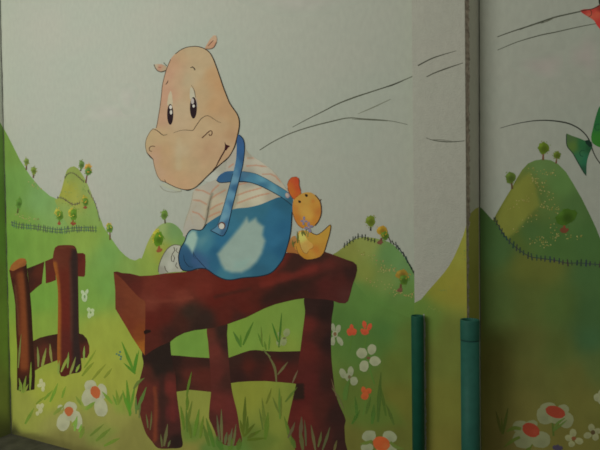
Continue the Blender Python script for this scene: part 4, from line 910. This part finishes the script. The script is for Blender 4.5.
flower('small purple flower on the duckling chest, lower of two', 'M', 20, [(308.6, 224.2, 1.3, 2.4, 8), (306.4, 228, 2.2, 1.3, 0), (311, 226.4, 2.2, 1.2, -10), (309.6, 230.4, 1.4, 2.2, -15)], (122, 112, 138), (blob(308.8, 227.4, .8, .8), (150, 140, 130)), ([(309, 230), (308, 234), (307.6, 237)], .8, (106, 116, 60)))

# ------------------------------------------------------------------ tufts of grass
def tuft(label, plane, layer, blades, rgb, a=(0.9, 0.75), cat='grass', tip=None):
    bx = sum(b[0][0] for b in blades) / len(blades)
    by = max(b[0][1] for b in blades)
    t = thing('painted_grass_tuft', label, cat, plane, (bx, by), 'painted grass tufts')
    for q, b in enumerate(blades):
        wd = b[2] if len(b) > 2 else 2.2
        p0, p1 = b[0], b[1]
        mid = b[3] if len(b) > 3 else ((p0[0] + p1[0]) / 2 + random.uniform(-.5, .5), (p0[1] + p1[1]) / 2)
        c = tuple(int(v * random.uniform(.93, 1.07)) for v in rgb)
        paint('blade', stroke([p0, mid, p1], wd, c, (.55, .15), mid=1.15, alphas=a, step=3), plane, layer + .2 * q, parent=t)
    return t


GD, GM = (86, 132, 44), (112, 146, 58)
tuft('green tuft beside the tiny blue flowers left of the bench', 'M', 8, [((135, 374), (121.7, 341.7), 3), ((133.5, 371), (136.8, 353), 2.6), ((134, 373), (123.6, 363), 2.2), ((135, 372), (139, 350), 1.8)], GD)
tuft('upright green tuft left of the bench front leg', 'M', 8, [((130, 416), (126.6, 380), 3.4), ((129, 412), (122.6, 390), 2.4), ((130, 410), (135, 384), 2.4), ((131, 414), (126, 398), 2)], (92, 136, 48))
tuft('grey green blades crossing left edge of the front bench leg', 'M', 12, [((133.6, 389), (144.4, 378), 3, (138, 382.5)), ((137, 410), (146.4, 387), 3.2), ((136, 414), (136, 396), 2.2), ((139, 418), (141, 400), 1.6)], (98, 116, 62))
tuft('grey green blades over the foot of the front bench leg', 'M', 12, [((164, 446), (167.6, 424), 3), ((162, 447), (160.6, 434), 2), ((168, 447), (170.6, 440), 2), ((150, 430), (151.5, 411), 1.6), ((148, 428), (146, 414), 1.6)], (98, 98, 62))
tuft('tall tuft under the left stretcher between two legs', 'M', 12, [((186.6, 396), (191.6, 371.8), 2.4, (188.6, 385)), ((187, 410), (187, 394), 3), ((186, 428), (192, 401), 2.6), ((184, 430), (180.6, 406), 3), ((194, 436), (199, 409), 3.4), ((200, 438), (203.4, 416), 2.8), ((187, 432), (186, 408), 2.4), ((191, 438), (188, 418), 3)], (92, 118, 46))
tuft('grey blades over the foot of the middle bench leg', 'M', 12, [((222, 442), (221.4, 409), 2.6), ((219.6, 440), (216.8, 415), 2.2), ((225, 444), (227, 432), 3), ((228, 446), (232.4, 428), 2.4), ((233, 446), (236, 424), 2.4), ((230, 446), (229, 434), 2.4)], (98, 100, 66))
tuft('low green tuft hugging the bottom of the middle bench leg', 'M', 11, [((214, 447), (206, 418), 4), ((209, 446), (203, 424), 3.6), ((222, 450), (217, 436), 6), ((230, 450), (232, 437), 6), ((238, 450), (240, 438), 5)], (84, 116, 48), (.75, .5))
tuft('dark spiky tuft right of the middle bench leg', 'M', 8, [((243.6, 432), (245.2, 396.5), 3.4), ((244.6, 436), (255, 423.6), 3), ((244, 437), (240, 420), 3), ((247, 438), (261, 430), 3), ((247, 440), (266, 438), 2.8), ((248, 438), (256, 432), 3.4), ((246, 434), (247.6, 416), 2.6)], (84, 98, 36))
tuft('tall faint tuft under the right stretcher', 'M', 8, [((267, 436), (262, 398), 3.4), ((266, 404), (271.4, 388), 2.4), ((265, 440), (268, 412), 4.4), ((263, 430), (259, 408), 2)], (100, 118, 48), (.7, .5))
tuft('three bladed tuft under the right stretcher by the leg', 'M', 11, [((280, 419), (279.2, 388), 2.6), ((279.6, 414), (272.6, 397), 2), ((285.2, 402), (297.2, 387.2), 2.2), ((281, 416), (281.4, 396), 1.6)], (92, 110, 48))
tuft('olive blades over the foot of the right bench leg', 'M', 12, [((300, 438), (301.6, 416.6), 3.6), ((288, 438), (295, 422), 2.8), ((306, 446), (304.6, 420), 2), ((315.4, 450), (311, 425), 2.8), ((318, 447), (321.4, 431.6), 2.6), ((322.4, 450), (330, 427), 2.6), ((303, 450), (301, 432), 4), ((334, 452), (337, 440), 2.4)], (86, 84, 56))
tuft('green tuft left of the right bench leg at the ground', 'M', 11, [((292, 445), (286.4, 421), 3.6), ((290, 438), (284, 416), 2.4), ((295, 448), (291, 436), 4)], (88, 112, 48), (.8, .5))
tuft('wide green tuft under the seat between middle and right legs', 'M', 8, [((241, 347), (233.2, 331.6), 2.8), ((243, 345), (253.4, 321.8), 2.6), ((241, 346), (240.6, 334.6), 2)], (84, 122, 46))
tuft('slim dark tuft before the white flower under the seat', 'M', 10, [((278.8, 347.4), (281.6, 312.8), 2), ((278, 342), (271.8, 322.6), 1.8)], (70, 104, 44))
tuft('faint green tuft just above the right stretcher', 'M', 8, [((263, 347), (257.8, 333), 2), ((268.6, 350), (269.8, 334), 1.8), ((266, 350), (264.4, 341), 2), ((262, 345), (261, 326), 1.4)], (92, 124, 50), (.8, .5))
tuft('curled grey strand painted over the right stretcher', 'M', 12, [((276.4, 382), (266.4, 352.4), 2.4, (274.4, 367)), ((277.6, 374.6), (288, 361.6), 2.2), ((270.6, 357), (263, 349.4), 1.6), ((292.4, 383), (298, 370), 1.8)], (104, 98, 66))
tuft('grey blades over right edge of the right bench leg', 'M', 12, [((343.4, 409), (331.6, 387.6), 2.2, (338, 396.5)), ((336, 396), (331, 378), 1.2)], (96, 88, 58))
tuft('pale blades over the foot of the left fence post', 'M', 12, [((22, 393), (19, 378), 2.6), ((23.5, 393), (26.2, 375.8), 2.4), ((19, 391), (20.6, 383), 2), ((25, 392), (28.4, 384), 2), ((30, 390), (31, 362), 2)], (128, 146, 66))
tuft('thin pale blade along the left fence post', 'M', 12, [((18.2, 368), (21.2, 334), 1.8)], (128, 128, 74), cat='grass')
tuft('pale blades over the lower rail between the fence posts', 'M', 12, [((38.2, 367), (37.4, 346.6), 2.2), ((41.6, 366), (46.2, 348), 2.6), ((51.8, 362), (50, 343.6), 2.4), ((43, 366), (45.6, 354), 2)], (138, 148, 76))
tuft('pale blades over the foot of the right fence post', 'M', 12, [((61, 372), (69, 355.6), 2.8), ((70, 374), (75.6, 357), 2.6), ((67.6, 368), (68.6, 352), 2), ((58.4, 374), (59.4, 360), 2.2), ((76, 372), (80, 364), 2.4), ((84, 360), (84.4, 346), 2)], (138, 152, 76))
tuft('green blades over the lowest daisy at bottom left', 'M', 11, [((53.6, 414.6), (64, 405.6), 3.2), ((74.6, 431), (77.2, 416), 3.2), ((72, 426), (75, 420), 2), ((79, 432), (81.4, 424), 2.4)], (128, 154, 70))
tuft('green blades over the upper right daisy at bottom left', 'M', 11, [((112, 403.6), (102, 391.6), 3), ((85.6, 409.6), (95.2, 401.6), 3.6), ((81, 405), (75.6, 396), 2.4)], (120, 152, 62))
tuft('green tuft between the upper daisy and the bench leg', 'M', 8, [((118.4, 404.6), (116, 389.6), 2.6), ((116.6, 405), (112.6, 394.6), 2), ((119, 403), (123, 392), 2.2)], (112, 146, 54))
tuft('broad faint strokes of grass at the bottom left of the bench', 'M', 8, [((96, 441), (111, 428), 3.6), ((80, 438), (84, 426), 4), ((104, 446), (120, 438), 3.4), ((90, 436), (104, 424), 2.6)], (116, 138, 60), (.7, .4))
tuft('faint strokes of grass left of the daisies', 'M', 8, [((50, 402), (58, 383), 3), ((44, 400), (53, 390), 2.4), ((25, 424), (34, 408), 3), ((62, 398), (66, 386), 2.4), ((36, 404), (46, 396), 2)], (118, 152, 58), (.6, .4))
tuft('faint strokes of grass above the daisies by the fence', 'M', 8, [((82, 376), (94, 362), 3), ((92, 380), (106, 364), 2.6), ((84, 368), (96, 350), 2), ((104, 378), (112, 368), 2.6)], (126, 150, 56), (.6, .4))
tuft('tall soft stems below the large four petal flower', 'M', 6, [((378, 422), (381, 372), 4), ((386, 416), (380, 384), 3), ((366, 414), (371, 396), 3.2), ((357, 418), (355, 396), 3), ((394, 425), (386, 404), 3), ((372, 424), (374, 404), 4), ((352, 424), (360, 410), 3.2)], (72, 100, 44), (.75, .4))
tuft('dark tuft by the corner at left end of the right wall', 'R', 4, [((503, 434), (508, 407.6), 2.8), ((500.8, 432), (495.8, 410.8), 2.6), ((502, 434), (501.6, 418), 2.2)], (74, 84, 36), (.85, .6))
tuft('grass blades held against the duckling neck', 'M', 20, [((297.6, 243), (297, 231), 2), ((305.6, 235.6), (303, 230), 2), ((293.6, 247), (292.4, 240), 1.6), ((302.6, 236), (302, 229.6), 1.4), ((293, 244), (296, 241), 1.4)], (92, 98, 52))

# ------------------------------------------------------------------ strings across the sky
def string(label, plane, layer, strokes):
    o = paint('painted_string', strokes, plane, layer)
    del o['_o']
    tag(o, label, 'string', 'dark strings across the painted sky')


LN = (78, 80, 70)
string('upper long dark string right of the hippo, ending at the pilaster', 'M', 2, [stroke([(292.5, 127.2), (306.7, 119.5), (323.7, 111), (337.8, 103.8), (354.8, 97.2), (371.8, 91.6), (391.6, 85), (413.4, 76)], 1.25, LN, (.4, .6), mid=1.1), stroke([(380, 88.8), (391.6, 85.2), (403, 80.8)], 1.5, (62, 64, 56), (.3, .3))])
string('lower long dark string starting above the hippo back', 'M', 2, [stroke([(259.6, 150.2), (272.7, 142), (289.7, 133.7), (309.5, 127), (329, 122), (347.7, 118), (363.3, 118.8), (380.3, 119.8), (394.5, 121.6), (407.5, 124.6)], 1.2, (84, 86, 76), (.7, .4)), stroke([(352, 119.2), (368, 119.6), (388, 121)], 1.3, (84, 86, 76), (.2, .2))])
string('short faint string branching between the two long strings', 'M', 2, [stroke([(357.6, 114), (374.6, 106.7), (390.8, 99)], 1.0, (106, 108, 96), (.3, .5))])
string('short dark string high on the pilaster, upper of two', 'P', 2, [stroke([(418, 65.6), (425, 61.8), (433, 58), (445, 54), (456.5, 50.8)], 1.1, (66, 66, 58), (1.1, .3))])
string('short dark string high on the pilaster, lower of two', 'P', 2, [stroke([(426.6, 76.8), (433, 73.6), (440, 70.8), (451.7, 66.6), (463, 63)], 1.3, (66, 66, 58), (.6, .4))])
string('flat double curved string halfway down the pilaster', 'P', 2, [stroke([(426, 137.8), (431, 139.6), (440, 141.3), (452, 141.8), (464.5, 140.8)], 1.0, (62, 64, 56), (.5, .6)), stroke([(430, 139.8), (440, 139.8), (452, 141)], .7, (84, 84, 76), (.3, .3))])
string('thick dark string reaching the red wing on the right wall', 'R', 2, [stroke([(497.4, 36.8), (513, 31.2), (531, 25.4), (553, 17.8), (566, 14.6), (580.5, 11.4)], 1.5, (62, 64, 56), (.5, .8)), stroke([(520, 29.8), (531, 25.2), (544, 22)], 1.5, (66, 68, 60), (.2, .2)), stroke([(541, 23.6), (548, 20.8), (556, 17)], 1.1, (84, 84, 74), (.2, .2))])
string('thinner dark string below the red wing on the right wall', 'R', 2, [stroke([(497.4, 50.2), (508, 45.6), (520, 41), (540, 35.3), (556, 32), (569, 29), (582, 26.2), (596, 23.6)], 1.1, (70, 72, 64), (.5, .6))])
string('black curved string arching down to the green wings', 'R', 2, [stroke([(500, 128.2), (511, 125), (524, 122.2), (536, 120.6), (548, 120.4), (560, 121.6), (570, 124), (579, 128.6), (585.6, 134.6), (589.6, 141), (591.6, 147), (594, 153.6), (597.6, 160), (604, 168)], 1.4, (40, 42, 38), (.3, .7), mid=1.0)])

# winged shapes at the right edge
b = thing('painted_butterfly', 'dark green butterfly wings hanging on the black curved string', 'butterfly', 'R', (590, 176))
wg = paint('wing', area([(566.6, 133.4), (571, 135.4), (577.3, 137.6), (584.4, 140.4), (591, 144.5), (592, 147.5), (589.4, 153), (587, 161), (586.4, 168), (586.2, 175.4), (584, 172.6), (581.4, 168.4), (578.6, 163.4), (575.8, 157.6), (573, 153.4), (569.6, 149.4), (567, 145.6), (566.4, 139.5)],
      [(569, 138, (62, 84, 52)), (573, 146, (70, 92, 44)), (582, 145, (36, 80, 50)), (585, 160, (34, 84, 62)), (580, 158, (44, 88, 62)), (585, 171, (34, 66, 50)), (590, 148, (30, 64, 42))], res=1.8), 'R', 4, ACRYLIC, b)
paint('wing_marking', [stroke([(584.6, 150.6), (581.6, 150.2), (579.6, 152.4), (580.4, 155.6), (583, 156.6)], .7, (26, 58, 44)), stroke([(566.6, 134), (566.4, 139.5), (567, 145.6), (569.6, 149.6), (573, 153.6), (578.6, 163.6), (584, 172.8), (586.2, 175.4)], .8, (28, 44, 34))], 'R', 5, ACRYLIC, wg)
wg = paint('wing', area([(600, 106), (597.6, 111), (595, 119.5), (592.6, 130), (591.2, 137), (592.4, 143), (596, 145.6), (602, 147.4), (612, 144), (618, 124), (612, 108), (606, 102)], [(597, 122, (34, 84, 48)), (598, 140, (44, 96, 36)), (610, 125, (40, 90, 44))], res=2), 'R', 4, ACRYLIC, b)
paint('wing_marking', [stroke([(599.6, 124), (596, 124.4), (594.6, 127.4), (596.4, 130.2), (599.6, 129.6)], .7, (26, 60, 40))], 'R', 5, ACRYLIC, wg)
paint('body', [area([(585, 140.6), (588.6, 139.8), (591.6, 142.4), (592.4, 146.4), (589.6, 147), (586, 143.6)], (22, 40, 32))], 'R', 6, ACRYLIC, b)
b = thing('painted_butterfly', 'red butterfly wing with dark edge in the upper right corner', 'butterfly', 'R', (598, 29))
wg = paint('wing', area([(580, 10.6), (584, 9.2), (591, 8.9), (596, 6.8), (600, 4.2), (606, 2), (616, 4), (616, 24), (606, 30), (600, 29), (597, 25.4), (594, 20.4), (590, 17.6), (585, 14.8), (582, 12.8)],
      [(583, 11, (140, 46, 44)), (592, 11, (150, 48, 46)), (590, 15, (160, 78, 64)), (597, 14, (172, 74, 58)), (600, 9, (110, 40, 36)), (599, 24, (158, 48, 46)), (610, 15, (164, 60, 52))], res=1.6), 'R', 4, ACRYLIC, b)
paint('wing_marking', [stroke([(588.6, 17.2), (591.4, 15), (591.6, 12), (590.4, 10)], .8, (92, 52, 40)), stroke([(580.6, 11), (586, 10), (593, 8.6), (601, 4.6)], .9, (60, 34, 30))], 'R', 5, ACRYLIC, wg)
paint('body', area([(598.6, -1), (601, -2), (605, 0), (603.6, 4), (599.4, 4.6), (598.6, 2)], (34, 32, 26)), 'R', 6, ACRYLIC, b)

# ------------------------------------------------------------------ the two real pipes
def pipe(label, cx_px, top_px, plane_y, r, mat_rgb, coupling, chip):
    c = hit_y(cx_px, 380, plane_y)
    top = hit_y(cx_px, top_px, plane_y).z
    t = bpy.data.objects.new('drain_pipe', None)
    COL.objects.link(t)
    t.location = (c.x, plane_y, 0)
    tag(t, label, 'pipe')
    mt = plain('green_pipe_paint', mat_rgb, 0.55, 0.92, 1.08, 30, 0.2, 0.06)

    def lathe(name, prof, mat, parent, seg=40, caps=True):
        vs, fs = [], []
        for (rr, z) in prof:
            for i in range(seg):
                a = 2 * math.pi * i / seg
                vs.append((rr * math.cos(a), rr * math.sin(a), z))
        for k in range(len(prof) - 1):
            for i in range(seg):
                j = (i + 1) % seg
                fs.append((k * seg + i, k * seg + j, (k + 1) * seg + j, (k + 1) * seg + i))
        if caps:
            fs.append(tuple(reversed(range(seg))))
            fs.append(tuple((len(prof) - 1) * seg + i for i in range(seg)))
        me = bpy.data.meshes.new(name)
        me.from_pydata(vs, [], fs)
        me.materials.append(mat)
        for p in me.polygons:
            p.use_smooth = len(p.vertices) == 4
        o = bpy.data.objects.new(name, me)
        COL.objects.link(o)
        o.parent = parent
        return o
    w_ = r * 0.10
    if coupling:
        zc = hit_y(cx_px, coupling, plane_y).z
        lathe('pipe_shaft', [(r * .975, 0), (r * .975, zc + 0.002)], mt, t)
        lathe('socket', [(r * .97, zc), (r, zc + .003), (r, zc + .006), (r, top - .004), (r * .97, top), (r * .84, top), (r * .82, top - .004), (r * .82, top - .06)], mt, t)
        lathe('socket_groove', [(r * .972, zc - .003), (r * .99, zc - .0015), (r * .985, zc + .001), (r * .96, zc + .002)], plain('dark_green_joint', (0.01, 0.06, 0.05), .6), t)
    else:
        lathe('pipe_shaft', [(r, 0), (r, top - .004), (r * .97, top), (r * .84, top), (r * .82, top - .004), (r * .82, top - .06)], mt, t)
    return t


R1, R2 = 0.0238, 0.0345
pipe('thinner dark green pipe standing at the left edge of the pilaster', 417.9, 315.5, FRONT - R1 - .0045, R1, (0.013, 0.105, 0.06), None, True)
pipe('thicker green pipe with a socket joint at the right edge of the pilaster', 470.2, 319.5, FRONT - R2 - .0045, R2, (0.027, 0.138, 0.095), 339.5, True)
# ragged filler where the pipes meet the wall
ragged('trim_3', 'P', (423.2, 424.8), (424.9, 426.6), 314, 470, 3, FILLER, 0.6, 70)

for o in list(bpy.data.objects):
    if '_o' in o:
        del o['_o']
